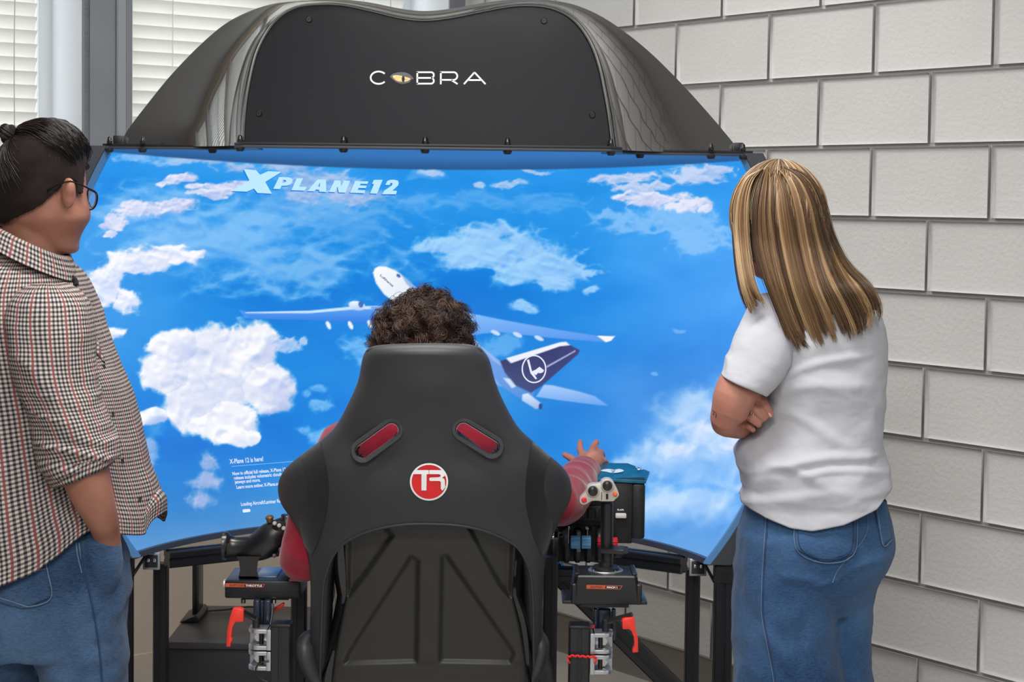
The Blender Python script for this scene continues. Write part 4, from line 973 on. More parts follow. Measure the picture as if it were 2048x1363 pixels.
# body: tapering box with corner feet
zt_, zb2 = W(1212, 1151, Yj)[2], W(1212, 1208, Yj)[2]
def jx(u_): return W(u_, 1180, Yj)[0]
def ringz(z, x0, x1, y0, y1, c):
    return [(x0 + c, y0, z), (x1 - c, y0, z), (x1, y0 + c, z), (x1, y1 - c, z), (x1 - c, y1, z), (x0 + c, y1, z), (x0, y1 - c, z), (x0, y0 + c, z)]
loft('body', [ringz(zb2 + .001, jx(1145), jx(1281), Yj - .004, Yj + .11, .006), ringz(zb2 + .004, jx(1144), jx(1282), Yj - .005, Yj + .11, .006), ringz(zt_ - .003, jx(1149), jx(1275), Yj, Yj + .10, .006), ringz(zt_, jx(1151), jx(1273), Yj + .003, Yj + .097, .006)], m_bp, joy, sharp=30)
for sx, xa, xb in ((-1, 1125, 1152), (1, 1272, 1295)):
    ft = box('foot_tab', ((jx(xa) + jx(xb)) / 2, Yj + .045, zb2 + .004), (jx(xb) - jx(xa), .096, .007), m_bp, joy, None, .002)
    for yy_ in (Yj + .012, Yj + .078): cyl('foot_hole', (jx(xa if sx < 0 else xb) - sx * .008, yy_, zb2 + .0070), (jx(xa if sx < 0 else xb) - sx * .008, yy_, zb2 + .0079), .0032, m_lk, ft, 12)
    xm = jx(1148 if sx < 0 else 1278)
    bm = bmesh.new(); bm_box(bm, (xm, Yj + .002, zb2 + .021), (.012, .014, .042), None, .004, 3); from_bm('corner_column', bm, m_bp, joy)
    box('top_ridge', (jx(1154 if sx < 0 else 1270), Yj + .05, zt_ + .0015), (.010, .085, .005), m_bp, joy, None, .002)
box('under_plate', (jx(1210), Yj + .05, zb2 - .003), (.096, .10, .006), m_bp, joy, None, .001)
flat('label_strip', [([(1173, 1168.5), (1245, 1170.2), (1240.5, 1178.2), (1173, 1176.6)], [])], fl(Yj - .0035), m_or, joy)
flat('label_field', [([(1211, 1170.6), (1242.5, 1171.4), (1239.5, 1176.9), (1210, 1176)], [])], fl(Yj - .0039), m_lk, joy)
lab('RAPTOR', 1181, 1174.8, 5.2, M('label_brown', (110, 48, 34), .5), Yj - .0042, par=joy, sq=1.2); lab('MACH 1', 1213.5, 1175.4, 5.2, m_lw, Yj - .0046, par=joy, sq=1.15, bold=.2)
jc = np.array([W(1211, 1142, Yj + .05)[0], Yj + .05, zt_])
lathe('gimbal_ring', jc, (0, 0, 1), [(0, .035), (.002, .035), (.003, .034), (.003, .028), (.003, .001)], m_alu, joy, 40)
lathe('gimbal_dome', jc + np.array([0, 0, .003]), (0, 0, 1), [(0, .028), (.004, .028), (.007, .024), (.007, .015), (.016, .0145), (.016, .001)], m_bp, joy, 32)
for k in range(4):
    a = k * math.pi / 2 + .6; lathe('gimbal_screw', jc + np.array([.031 * math.cos(a), .031 * math.sin(a), .003]), (0, 0, 1), [(0, .0022), (.0025, .0022), (.003, .001)], m_chrome, joy, 8)
st0, st1 = jc + np.array([.002, 0, .018]), W(1214, 1003, Yj + .05)
lathe('shaft', st0, st1 - st0, [(0, .0125), (.03, .0125), (.031, .0128), (np.linalg.norm(st1 - st0) - .002, .0128), (np.linalg.norm(st1 - st0), .011)], m_bp, joy, 26)
pad = WA(np.concatenate([np.array([(1203, 1091)]), np.array(spline([(1225, 1091), (1245, 1091), (1257, 1096), (1255, 1103), (1243, 1107), (1222, 1103)], 24)), np.array([(1203, 1098)])]), Yj + .02)
padx = [(1202, 0), (1226, -.008), (1246, -.010), (1257, .004), (1257, .026), (1246, .036), (1226, .036), (1202, .03)]
rp = lambda z, g: [(W(u_, 1098, Yj + .03)[0] * 1.0 + 0, Yj + .03 + y_ * g, z) for u_, y_ in padx]
zp = W(1230, 1100, Yj + .03)[2]; loft('palm_rest', [rp(zp - .006, .8), rp(zp - .001, 1.0), rp(zp + .001, 1.0), rp(zp + .003, .92)], m_bpg, joy, sharp=50)
Zc = lambda P: [(1080 + x / 5.68, 900 + y / 5.68) for x, y in P]
hp = spline([(450, 575), (458, 545), (515, 478), (540, 418), (585, 388), (640, 384), (685, 376), (705, 345), (745, 327), (790, 328), (825, 350), (862, 415), (892, 480), (893, 520), (850, 562), (835, 578), (760, 580), (690, 578), (640, 572), (580, 580), (520, 615), (482, 615), (456, 598)], 90, True)
m_headm = M('champagne_plastic', (196, 190, 180), .35, metal=.25)
Yh = Yj + .022
prism('head_plate', WA(np.array(Zc(hp)), Yh), (0, .026, 0), m_headm, joy, .0015)
prism('head_back', WA(np.array(Zc(hp + (np.array([[690, 470]]) - hp) * .1)), Yh + .026), (0, .02, 0), m_bp, joy, .001)
for (x, y_, r, nm) in ((600, 460, .0098, 'dial'), (765, 400, .0100, 'dial')):
    c_ = W(*Zc([(x, y_)])[0], Yh)
    d_ = lathe('dial_ring', c_, (0, -1, 0), [(-.001, .0128), (.003, .0128), (.0042, .0118), (.0042, .0104), (.002, .0100), (.002, .001)], m_headm, joy, 32)
    lathe('dial', c_, (0, -1, 0), [(0, .0098), (.006, .0098), (.0088, .0084), (.010, .005), (.0104, .0005)], m_bpg, d_, 32)
for (x, y_, r, mt_) in ((500, 562, .0054, M('button_red', (214, 44, 44), .35)), (853, 497, .0044, M('button_orange', (236, 104, 40), .35))):
    lathe('push_button', W(*Zc([(x, y_)])[0], Yh), (0, -1, 0), [(0, r), (.003, r), (.0045, r * .75), (.005, r * .1)], mt_, joy, 18)
box('rocker_slot', W(*Zc([(762, 525)])[0], Yh - .0008), (.0045, .002, .0105), m_lk, joy); box('split_line', W(*Zc([(700, 520)])[0], Yh - .0003), (.0012, .0012, .016), m_lk, joy)

# ================================================================== flight console
con = empty('flight_console', W(1200, 1120, 3.78), 'black flight console with flaps lever, rocker switches and blue throttle knobs', 'console')
Yk = 3.78; kp = lambda u_, v_, Y=Yk: W(u_, v_, Y)
def kbox(name, u0_, u1_, v0_, v1_, Y0, Y1, mat, bev=.003, par=con):
    a_, b_ = kp(u0_, v1_, Y0), kp(u1_, v0_, Y0); return box(name, ((a_[0] + b_[0]) / 2, (Y0 + Y1) / 2, (a_[2] + b_[2]) / 2), (b_[0] - a_[0], Y1 - Y0, b_[2] - a_[2]), mat, par, None, bev)
m_con = M('console_black', (24, 24, 26), .5, bump=(700, .1, .0004))
kbox('side_panel', 1224, 1266, 966, 1086, Yk, Yk + .16, m_con); kbox('end_panel', 1263, 1291, 967, 1078, Yk - .004, Yk + .16, m_con, .006)
lathe('panel_screw', kp(1282, 979, Yk - .004), (0, -1, 0), [(0, .003), (.001, .003), (.001, .0005)], m_bolt, con, 10)
kbox('main_body', 1090, 1226, 962, 1050, Yk + .03, Yk + .16, m_con)
kbox('lower_body', 1090, 1232, 1046, 1122, Yk + .04, Yk + .16, m_con)
lab('FLAPS', 1234.5, 1020.5, 5.0, m_lw, Yk - .001, par=con, sq=1.0, bold=.1)
kbox('flap_lever', 1231, 1253, 1027, 1036, Yk - .012, Yk, M('lever_white', (214, 212, 208), .4), .002)
swp = kbox('switch_panel', 1110, 1203, 1011, 1040, Yk + .02, Yk + .032, M('switch_panel_grey', (44, 45, 48), .45), .002)
for k in range(6):
    x0 = 1116 + k * 14.6; kbox('rocker', x0, x0 + 11, 1016, 1037, Yk + .015, Yk + .022, m_con, .0015, swp); kbox('rocker_face', x0 + 2.2, x0 + 8.8, 1018.5, 1034.5, Yk + .012, Yk + .016, m_bp, .001, swp)
m_disc = M('quadrant_disc', (40, 41, 46), .4)
for k in range(6):
    uc = 1112 + k * 21.5; c_ = kp(uc, 1088, Yk + .04)
    q = cyl('quadrant_disc', c_ - np.array([.0075, 0, 0]), c_ + np.array([.0075, 0, 0]), .040, m_disc, con, 40, .004)
for u0_, v0_, v1_ in ((1137, 1056, 1086), (1174.5, 1057, 1071)):
    kbox('scale_mark', u0_, u0_ + 1, v0_, v1_, Yk - .006, Yk + .02, m_lw, .0); kbox('scale_tick', u0_ - (0 if u0_ < 1150 else 3), u0_ + 3, v0_, v0_ + 1, Yk - .006, Yk + .02, m_lw, .0)
kbox('scale_frame', 1153.5, 1161.5, 1064, 1103, Yk - .006, Yk + .02, M('scale_grey', (150, 152, 158), .4), .0)
def knob(u0_, u1_, v0_, v1_, mat, name):
    a_, b_ = kp(u0_, (v0_ + v1_) / 2, Yk - .022), kp(u1_, (v0_ + v1_) / 2, Yk - .022); R_ = (v1_ - v0_) / 2 * Yk / F_PX; rings = []
    an = np.linspace(0, 2 * math.pi, 72, endpoint=False); rr_ = R_ * (1 + .07 * np.cos(an * 9))
    for x, k in ((a_[0], .9), (a_[0] + .0012, 1), (b_[0] - .0012, 1), (b_[0], .9)): rings.append(np.stack([np.full(72, x), a_[1] + rr_ * k * np.cos(an), a_[2] + rr_ * k * np.sin(an)], 1))
    loft(name, rings, mat, con, sharp=40)
m_kb = M('knob_blue', (104, 180, 232), .4); m_kr = M('knob_red', (206, 36, 48), .35)
knob(1141.5, 1160, 1071, 1096, m_kb, 'blue_knob'); knob(1163, 1181.5, 1071, 1096, m_kb, 'blue_knob'); knob(1195, 1235, 1074, 1093, m_kr, 'red_knob')
kbox('lever_head', 1108, 1128, 1061, 1075, Yk - .03, Yk - .012, M('black_gloss_lever', (12, 12, 14), .12), .003)
cyl('chrome_rod', kp(1088, 1076, Yk - .02), kp(1108, 1074, Yk - .02), .0042, m_chrome, con, 14); cyl('chrome_rod', kp(1088, 1069, Yk - .02), kp(1112, 1068, Yk - .02), .0036, m_chrome, con, 14)
kbox('mount_foot', 1226, 1246, 1103, 1115, Yk + .03, Yk + .08, m_bp, .003)
# teal tablet lying on the console
tab = empty('teal_tablet', kp(1240, 960, Yk + .05), 'thin teal folder with a white emblem lying tilted on top of the console', 'folder')
m_teal = M('teal_cover', (18, 104, 128), .3, var=(60, (10, 84, 118)), spec=.5); 
tb = [(1186, 956, Yk - .005), (1291.5, 961.5, Yk - .005), (1299.5, 942, Yk + .06), (1256, 925.5, Yk + .13), (1200, 924.5, Yk + .13), (1180, 940, Yk + .06)]
tp = np.array([W(*q) for q in tb]); 
def tab_pt(p):
    p = np.asarray(p, float); Y_ = np.interp(p[:, 1], [924.5, 942, 961.5], [Yk + .13, Yk + .06, Yk - .005]); return WA(p, Y_ - .001) + np.array([0, 0, .0016])
prism('cover_sheet', tp, (0, 0, -.006), m_teal, tab, .001)
kbox('tablet_tray', 1188, 1291, 957, 966, Yk + .002, Yk + .14, m_con, .002, tab)
Zt = lambda P: [(1110 + x / 9.31, 860 + y / 9.31) for x, y in P]
flat('emblem', [(Zt(spline([(850, 765), (930, 735), (1040, 735), (1100, 748), (1180, 732), (1250, 742), (1282, 766), (1230, 790), (1130, 804), (1030, 802), (960, 785)], 40, True)), [Zt([(1030, 745), (1060, 770), (1110, 775), (1128, 752), (1085, 766)])[::-1], Zt([(1040, 790), (1090, 780), (1115, 792), (1075, 800)])[::-1]])], tab_pt, M('emblem_white', (216, 232, 240), .4), tab)
for P_ in ([(1500, 690), (1545, 705), (1540, 715), (1496, 700)], [(1525, 725), (1580, 720), (1590, 745), (1545, 755)], [(1600, 725), (1640, 738), (1630, 748), (1595, 736)]): flat('small_print', [(Zt(P_), [])], tab_pt, M('emblem_white', (216, 232, 240)), tab)
# ================================================================== dark cabinet and the stand on it
cab = empty('low_cabinet', (W(440, 1300, 4.6)[0], 4.6, 0), 'low black cabinet under the screen on the left', 'cabinet')
xa, xb = W(331, 1283, 4.4)[0], W(640, 1283, 4.4)[0]; zc_ = W(331, 1283, 4.4)[2]
box('cabinet_body', ((xa + xb) / 2 + .0, 4.6, (zc_ - .018) / 2), (xb - xa - .006, .385, zc_ - .018), M('cabinet_black', (32, 33, 38), .55, bump=(40, .05)), cab, None, .002)
box('cabinet_top', ((xa + xb) / 2, 4.6, zc_ - .009), (xb - xa, .40, .018), M('cabinet_top_grey', (58, 56, 58), .38, bump=(60, .04)), cab, None, .003)
mo = empty('flat_panel_stand', W(392, 1222, 4.66), 'thin black upright panel standing in a wedge foot on the low cabinet', 'device')
pz = W(392, 1105, 4.66)[2]; xm = W(393, 1160, 4.66)[0]
box('upright_panel', (xm, 4.68, (pz + zc_) / 2 + .006), (.014, .09, pz - zc_ - .012), m_bpg, mo, None, .002)
prism('wedge_foot', [(xm - .036, 4.60, zc_), (xm + .018, 4.60, zc_), (xm + .018, 4.60, zc_ + .010), (xm + .010, 4.60, zc_ + .020), (xm - .010, 4.60, zc_ + .012)], (0, .14, 0), m_bp, mo, .002)
tube('stand_cable', spline([(xm + .02, 4.72, zc_ + .004), (xm + .07, 4.73, zc_ + .006), (xm + .13, 4.74, zc_ + .012), (xm + .2, 4.75, zc_ + .004)], 24), .0025, m_bp, mo, 8)
# ================================================================== people: helpers
from mathutils.bvhtree import BVHTree
def pring(v, uL, uR, Yc, ry, n=72, p=2.0, shear=0.0, tilt=0.0, vfun=None, fwd=0.0):
    """horizontal section of a body that spans uL..uR in the photo at row v, standing at distance Yc"""
    a = np.linspace(0, 2 * math.pi, n, endpoint=False) + math.pi / 2
    ca, sa = np.cos(a), np.sin(a); x = np.sign(ca) * np.abs(ca) ** (2 / p); y = np.sign(sa) * np.abs(sa) ** (2 / p)
    u = (uL + uR) / 2 + (uR - uL) / 2 * x; vv = v + tilt * (u - (uL + uR) / 2)
    if vfun is not None: vv = vfun(u, vv)
    P = WA(np.stack([u, vv], 1), Yc); P[:, 1] = Yc + ry * y + shear * (u - (uL + uR) / 2) + fwd
    return P
def dense(rows, n):                       # rows: tuples of numbers; smooth resample along the first column order
    return spline(np.asarray(rows, float), n)
def loft_px(rows, n=80, cols=72, p=2.0, shear=0.0, vfun=None):
    """rows: (v, uL, uR, Y, ry[, tilt])"""
    R_ = [tuple(r) + (0.0,) * (6 - len(r)) for r in rows]; D = dense(R_, n)
    return np.array([pring(r[0], r[1], r[2], r[3], r[4], cols, p, shear, r[5], vfun) for r in D])
def normals_of(rings):
    R_ = np.asarray(rings); du = np.roll(R_, -1, 1) - np.roll(R_, 1, 1); dv = np.gradient(R_, axis=0)
    N = np.cross(du, dv); N /= np.linalg.norm(N, axis=2)[..., None] + 1e-9
    c = R_.mean(1, keepdims=True); s = np.sign(((R_ - c) * N).sum(2).mean()); return N * s
def ridged(x, y, z, o=3):
    n = fbm(x, y, z, o); return 1 - np.abs(2 * n - 1) * 2
def union(name, parts, voxel, mat, parent, smooth=6, disp=None):
    V, Fc = [], []
    for v_, f_ in parts:
        o = len(V); V += np.asarray(v_).tolist(); Fc += [[i + o for i in f] for f in f_]
    me = bpy.data.meshes.new('tmp_union'); me.from_pydata([tuple(x) for x in V], [], Fc)
    bm = bmesh.new(); bm.from_mesh(me); bmesh.ops.recalc_face_normals(bm, faces=bm.faces); bm.to_mesh(me); bm.free()
    t = bpy.data.objects.new('tmp_union', me); COL.objects.link(t)
    r = t.modifiers.new('r', 'REMESH'); r.mode = 'VOXEL'; r.voxel_size = voxel
    s = t.modifiers.new('s', 'SMOOTH'); s.factor = .5; s.iterations = smooth
    ev = t.evaluated_get(bpy.context.evaluated_depsgraph_get()); m2 = bpy.data.meshes.new_from_object(ev)
    bpy.data.objects.remove(t); bpy.data.meshes.remove(me); m2.name = name
    co = np.zeros(len(m2.vertices) * 3, np.float32); m2.vertices.foreach_get('co', co); co = co.reshape(-1, 3).astype(float)
    if disp is not None:
        no = np.zeros(len(m2.vertices) * 3, np.float32); m2.vertices.foreach_get('normal', no)
        co = co + no.reshape(-1, 3) * disp(co, no.reshape(-1, 3))[:, None]; m2.vertices.foreach_set('co', co.astype(np.float32).ravel()); m2.update()
    m2.materials.clear(); m2.materials.append(mat); m2.polygons.foreach_set('use_smooth', [True] * len(m2.polygons))
    return link(bpy.data.objects.new(name, m2), parent)
def P_loft(rings): return loft_data(rings, True, (True, True))
def P_tube(path, rad, n=20, k=24):
    q = spline(np.concatenate([np.asarray(path, float), np.asarray(rad, float)[:, None]], 1), k); rg = tube_rings(q[:, :3], q[:, 3], n)
    # rounded ends
    d0 = q[0, :3] - q[1, :3]; d0 /= np.linalg.norm(d0); d1 = q[-1, :3] - q[-2, :3]; d1 /= np.linalg.norm(d1)
    a = [q[0, :3] + d0 * q[0, 3] * .55 + (rg[0] - q[0, :3]) * .45, q[0, :3] + d0 * q[0, 3] * .3 + (rg[0] - q[0, :3]) * .8]
    b = [q[-1, :3] + d1 * q[-1, 3] * .3 + (rg[-1] - q[-1, :3]) * .8, q[-1, :3] + d1 * q[-1, 3] * .55 + (rg[-1] - q[-1, :3]) * .45]
    return P_loft(np.concatenate([np.array(a), rg, np.array(b)]))
def P_ell(c, r, R=None, n=20, mrows=14):
    rings = []
    for t in np.linspace(.02, .98, mrows):
        th = math.pi * t; a = np.linspace(0, 2 * math.pi, n, endpoint=False)
        q = np.stack([r[0] * math.sin(th) * np.cos(a), r[1] * math.sin(th) * np.sin(a), np.full(n, r[2] * math.cos(th))], 1)
        rings.append((q if R is None else q @ np.asarray(R).T) + np.asarray(c))
    return P_loft(rings)
def bvh_of(o):
    me = o.data; return BVHTree.FromPolygons([v.co.copy() for v in me.vertices], [tuple(p.vertices) for p in me.polygons])
def proj(uv, bvh, off=.002, Yd=3.2):
    out = []
    for u_, v_ in np.asarray(uv, float):
        d = W(u_, v_, 1.0) - CAM; d /= np.linalg.norm(d); h = bvh.ray_cast(Vector(CAM), Vector(d))
        if h[0] is None: out.append(W(u_, v_, Yd))
        else:
            n = h[1]; n = n if n.dot(Vector(d)) < 0 else -n
            out.append(np.array(h[0] + n * off))
    return np.array(out)
def patch(name, quad, bvh, off, mat, parent, Yd, nu=14, nv=14, tip=0.0):
    """cloth patch laid on a body; quad = tl, tr, br, bl pixels, tip = pixels by which the lower edge dips in the middle"""
    q = np.asarray(quad, float); s = np.linspace(0, 1, nu)[None, :, None]; t = np.linspace(0, 1, nv)[:, None, None]
    g = (q[0] * (1 - s) + q[1] * s) * (1 - t) + (q[3] * (1 - s) + q[2] * s) * t; g = g + np.array([0, 1.0]) * (tip * t * (1 - np.abs(2 * s - 1)))
    P = proj(g.reshape(-1, 2), bvh, off, Yd).reshape(nv, nu, 3)
    o = loft(name, P, mat, parent, close=False, uvs=(g.reshape(-1, 2) * Yd / F_PX)); so = o.modifiers.new('thick', 'SOLIDIFY'); so.thickness = .002; so.offset = 0
    return o
def hair(name, strands, rad, mat, parent, tip=.25, tone=None):
    n = len(strands); k = len(strands[0]); hc = bpy.data.hair_curves.new(name); hc.add_curves([k] * n)
    P = np.asarray(strands, np.float32).reshape(-1)
    hc.position_data.foreach_set('vector', P)
    ra = hc.attributes.get('radius') or hc.attributes.new('radius', 'FLOAT', 'POINT')
    ra.data.foreach_set('value', np.tile(rad * np.linspace(1, tip, k), n).astype(np.float32))
    tn = hc.attributes.new('tone', 'FLOAT', 'CURVE'); tn.data.foreach_set('value', (RNG.random(n) if tone is None else np.clip(np.asarray(tone), 0, 1)).astype(np.float32))
    hc.materials.append(mat); return link(bpy.data.objects.new(name, hc), parent)
def hair_mat(name, stops, rough=.4, scale=None):
    mt = bpy.data.materials.new(name); mt.use_nodes = True; nt = mt.node_tree; b = nt.nodes['Principled BSDF']
    b.inputs['Roughness'].default_value = rough; b.inputs['Specular IOR Level'].default_value = .35
    inf = nt.nodes.new('ShaderNodeAttribute'); inf.attribute_name = 'tone'; rp_ = nt.nodes.new('ShaderNodeValToRGB'); el = rp_.color_ramp.elements
    el[0].position, el[0].color = stops[0][0], lin(stops[0][1]); el[1].position, el[1].color = stops[-1][0], lin(stops[-1][1])
    for p_, c_ in stops[1:-1]: e = el.new(p_); e.color = lin(c_)
    nt.links.new(inf.outputs['Fac'], rp_.inputs[0]); nt.links.new(rp_.outputs[0], b.inputs['Base Color']); return mt
m_skin = M('skin_tan', (166, 116, 96), .5, spec=.35, sss=.1, bump=(260, .05, .0006), var=(14, (152, 102, 84)))
m_skin2 = M('skin_rosy', (180, 126, 108), .5, spec=.35, sss=.1, bump=(260, .05, .0006), var=(16, (168, 110, 94)))
def denim(name, a, b, seedscale=1.0):
    mt = bpy.data.materials.new(name); mt.use_nodes = True; nt = mt.node_tree; bs = nt.nodes['Principled BSDF']
    bs.inputs['Roughness'].default_value = .85; bs.inputs['Specular IOR Level'].default_value = .15; bs.inputs['Sheen Weight'].default_value = .1
    tc = nt.nodes.new('ShaderNodeTexCoord')
    def noise(sc, det, map_=None):
        n = nt.nodes.new('ShaderNodeTexNoise'); n.inputs['Scale'].default_value = sc; n.inputs['Detail'].default_value = det
        if map_:
            mp = nt.nodes.new('ShaderNodeMapping'); mp.inputs['Scale'].default_value = map_; nt.links.new(tc.outputs['Object'], mp.inputs[0]); nt.links.new(mp.outputs[0], n.inputs['Vector'])
        else: nt.links.new(tc.outputs['Object'], n.inputs['Vector'])
        return n
    n1 = noise(5.0, 3); n2 = noise(120, 4, (1, 1, 6)); n3 = noise(300, 3, (5, 5, 1))
    def mth(op, x, y):
        m_ = nt.nodes.new('ShaderNodeMath'); m_.operation = op
        for k, q in enumerate((x, y)):
            if isinstance(q, (int, float)): m_.inputs[k].default_value = q
            else: nt.links.new(q, m_.inputs[k])
        return m_.outputs[0]
    f = mth('ADD', mth('MULTIPLY', n1.outputs['Fac'], 1.1), mth('ADD', mth('MULTIPLY', n2.outputs['Fac'], .7), mth('MULTIPLY', n3.outputs['Fac'], .7)))
    mr = nt.nodes.new('ShaderNodeMapRange'); mr.inputs[1].default_value = .85; mr.inputs[2].default_value = 1.6; nt.links.new(f, mr.inputs[0])
    mx = nt.nodes.new('ShaderNodeMix'); mx.data_type = 'RGBA'; mx.inputs[6].default_value = lin(a); mx.inputs[7].default_value = lin(b)
    nt.links.new(mr.outputs[0], mx.inputs[0]); nt.links.new(mx.outputs[2], bs.inputs['Base Color'])
    bp = nt.nodes.new('ShaderNodeBump'); bp.inputs['Strength'].default_value = .35; bp.inputs['Distance'].default_value = .001
    nt.links.new(mth('ADD', n2.outputs['Fac'], n3.outputs['Fac']), bp.inputs['Height']); nt.links.new(bp.outputs[0], bs.inputs['Normal'])
    return mt
m_stitch = M('pale_stitch', (98, 118, 144), .8); m_stitchd = M('dark_seam', (34, 58, 92), .85)
m_shoe = M('shoe_black', (30, 30, 32), .6); m_sole = M('shoe_sole', (220, 220, 216), .6)
def shoe(x, y, ang, parent):
    c, s = math.cos(ang), math.sin(ang); R = np.array([[c, -s, 0], [s, c, 0], [0, 0, 1]])
    rows_ = [(-.12, .030, .06), (-.10, .040, .085), (-.04, .042, .09), (.02, .045, .07), (.08, .047, .052), (.13, .040, .042), (.155, .02, .03)]
    rings = []
    for l_, w_, h_ in spline(rows_, 20):
        a = np.linspace(0, 2 * math.pi, 20, endpoint=False); rings.append(np.stack([np.full(20, l_), w_ * np.cos(a), .028 + np.maximum(h_ * np.sin(a), -.012)], 1) @ R.T + np.array([x, y, 0]))
    loft('shoe', rings, m_shoe, parent)
    sr = []
    for z in (0, .02):
        sr.append([R @ np.array([l_, w_, z]) + np.array([x, y, 0]) for l_, w_ in ((-.125, -.03), (-.06, -.045), (.08, -.05), (.15, -.03), (.165, 0), (.15, .03), (.08, .05), (-.06, .045), (-.125, .03))])
    loft('sole', sr, m_sole, parent, sharp=40)

# ================================================================== the man on the left
man = empty('person', (W(70, 1300, 3.2)[0], 3.2, 0), 'person in a checked overshirt, glasses and hair bun, one hand in a jeans pocket', 'person')
YM = 3.20
HEADR = [(255, 84, 112, YM, .025), (259, 68, 124, YM, .042), (268, 50, 142, YM, .060), (285, 30, 156, YM, .073), (310, 8, 164, YM, .081), (340, -5, 168, YM, .083), (370, -8, 170, YM, .082), (400, -4, 174, YM, .079), (425, 2, 180, YM, .074), (438, 8, 179, YM, .071), (452, 22, 171, YM + .004, .066), (470, 50, 161, YM + .01, .058), (488, 78, 156, YM + .014, .048), (500, 96, 154, YM + .016, .036), (507, 112, 148, YM + .018, .018)]
head = loft_px(HEADR, 60, 56)
NECK = [(410, 18, 128, YM + .002, .056), (450, 6, 128, YM, .056), (480, 0, 124, YM, .055), (510, -6, 120, YM, .058), (540, -40, 130, YM, .075), (580, -90, 148, YM, .10), (640, -105, 150, YM, .11), (760, -105, 170, YM, .11), (900, -100, 180, YM, .11), (1060, -95, 185, YM, .11)]
torso_in = loft_px(NECK, 50, 48)
earc = W(137, 386, YM - .073)
er = math.radians(0)
parts = [P_loft(head), P_loft(torso_in), P_ell(earc, (.013, .014, .029), None, 20, 12), P_ell(W(140, 376, YM - .080), (.010, .011, .018))]
face = W(172, 430, YM + .03)
parts += [P_ell(W(164, 412, YM + .085), (.014, .020, .022)), P_ell(W(146, 492, YM + .03), (.012, .02, .014))]      # nose and chin, turned away
parts += [P_tube([W(98, 640, 3.11), W(125, 780, 3.08), W(160, 905, 3.06)], [.055, .05, .046])]
parts += [P_tube([W(158, 890, 3.06), W(168, 940, 3.055), W(185, 990, 3.06), W(203, 1035, 3.085), W(212, 1065, 3.115), W(216, 1105, 3.14)], [.048, .043, .037, .029, .025, .026])]
for du, dy in ((-14, 0), (-5, -.006), (5, -.006), (13, 0)): parts.append(P_tube([W(210 + du, 1105, 3.15 + dy), W(207 + du, 1150, 3.155 + dy), W(202 + du, 1185, 3.16 + dy)], [.010, .009, .008], 10, 10))
parts.append(P_tube([W(205, 1100, 3.15), W(192, 1130, 3.15), W(186, 1150, 3.155)], [.011, .010, .009], 10, 10))
for xs_ in (165, -25):
    parts.append(P_tube([W(xs_ * .6 + 20, 1060, YM + .03), W(xs_, 1300, YM + .03), W(xs_, 1700, YM + .03), W(xs_, 2080, YM + .02)], [.07, .055, .045, .04]))
body = union('body', parts, .0042, m_skin, man, 5)
# --- checked shirt
def check_mat(name, period, red_every, cream=(188, 182, 170), dark=(40, 38, 46), red=(146, 82, 84)):
    mt = bpy.data.materials.new(name); mt.use_nodes = True; nt = mt.node_tree; bs = nt.nodes['Principled BSDF']
    bs.inputs['Roughness'].default_value = .9; bs.inputs['Specular IOR Level'].default_value = .12
    uvn = nt.nodes.new('ShaderNodeUVMap'); sx = nt.nodes.new('ShaderNodeSeparateXYZ'); nt.links.new(uvn.outputs[0], sx.inputs[0])
    def mth(op, x, y=0.0):
        m_ = nt.nodes.new('ShaderNodeMath'); m_.operation = op
        for k, q in enumerate((x, y)):
            if isinstance(q, (int, float)): m_.inputs[k].default_value = q
            else: nt.links.new(q, m_.inputs[k])
        return m_.outputs[0]
    def tri(x, w):                                  # soft dark line, 1 inside
        f = mth('FRACT', mth('MULTIPLY', x, 1 / period)); d = mth('ABSOLUTE', mth('SUBTRACT', f, .5))
        mr = nt.nodes.new('ShaderNodeMapRange'); mr.inputs[1].default_value = w + .07; mr.inputs[2].default_value = w - .07; nt.links.new(d, mr.inputs[0]); return mr.outputs[0]
    a, b = tri(sx.outputs[0], .24), tri(sx.outputs[1], .24)
    s = mth('MULTIPLY', mth('ADD', a, b), .5)
    rmp = nt.nodes.new('ShaderNodeValToRGB'); el = rmp.color_ramp.elements; el[0].color = lin(cream); el[1].color = lin(dark); e = el.new(.5); e.color = lin((112, 104, 104)); nt.links.new(s, rmp.inputs[0])
    fr = mth('FRACT', mth('MULTIPLY', sx.outputs[0], 1 / (period * red_every))); d = mth('ABSOLUTE', mth('SUBTRACT', fr, .5 + .5 / red_every)); w = .26 / red_every
    rl = mth('LESS_THAN', d, w); rl = mth('MULTIPLY', rl, mth('SUBTRACT', 1.0, mth('MULTIPLY', b, .45)))
    mx = nt.nodes.new('ShaderNodeMix'); mx.data_type = 'RGBA'; nt.links.new(rl, mx.inputs[0]); nt.links.new(rmp.outputs[0], mx.inputs[6]); mx.inputs[7].default_value = lin(red); nt.links.new(mx.outputs[2], bs.inputs['Base Color'])
    bp = nt.nodes.new('ShaderNodeBump'); bp.inputs['Strength'].default_value = .25; bp.inputs['Distance'].default_value = .0008; nt.links.new(s, bp.inputs['Height']); nt.links.new(bp.outputs[0], bs.inputs['Normal'])
    return mt
m_check = check_mat('checked_cloth', .0077, 4)
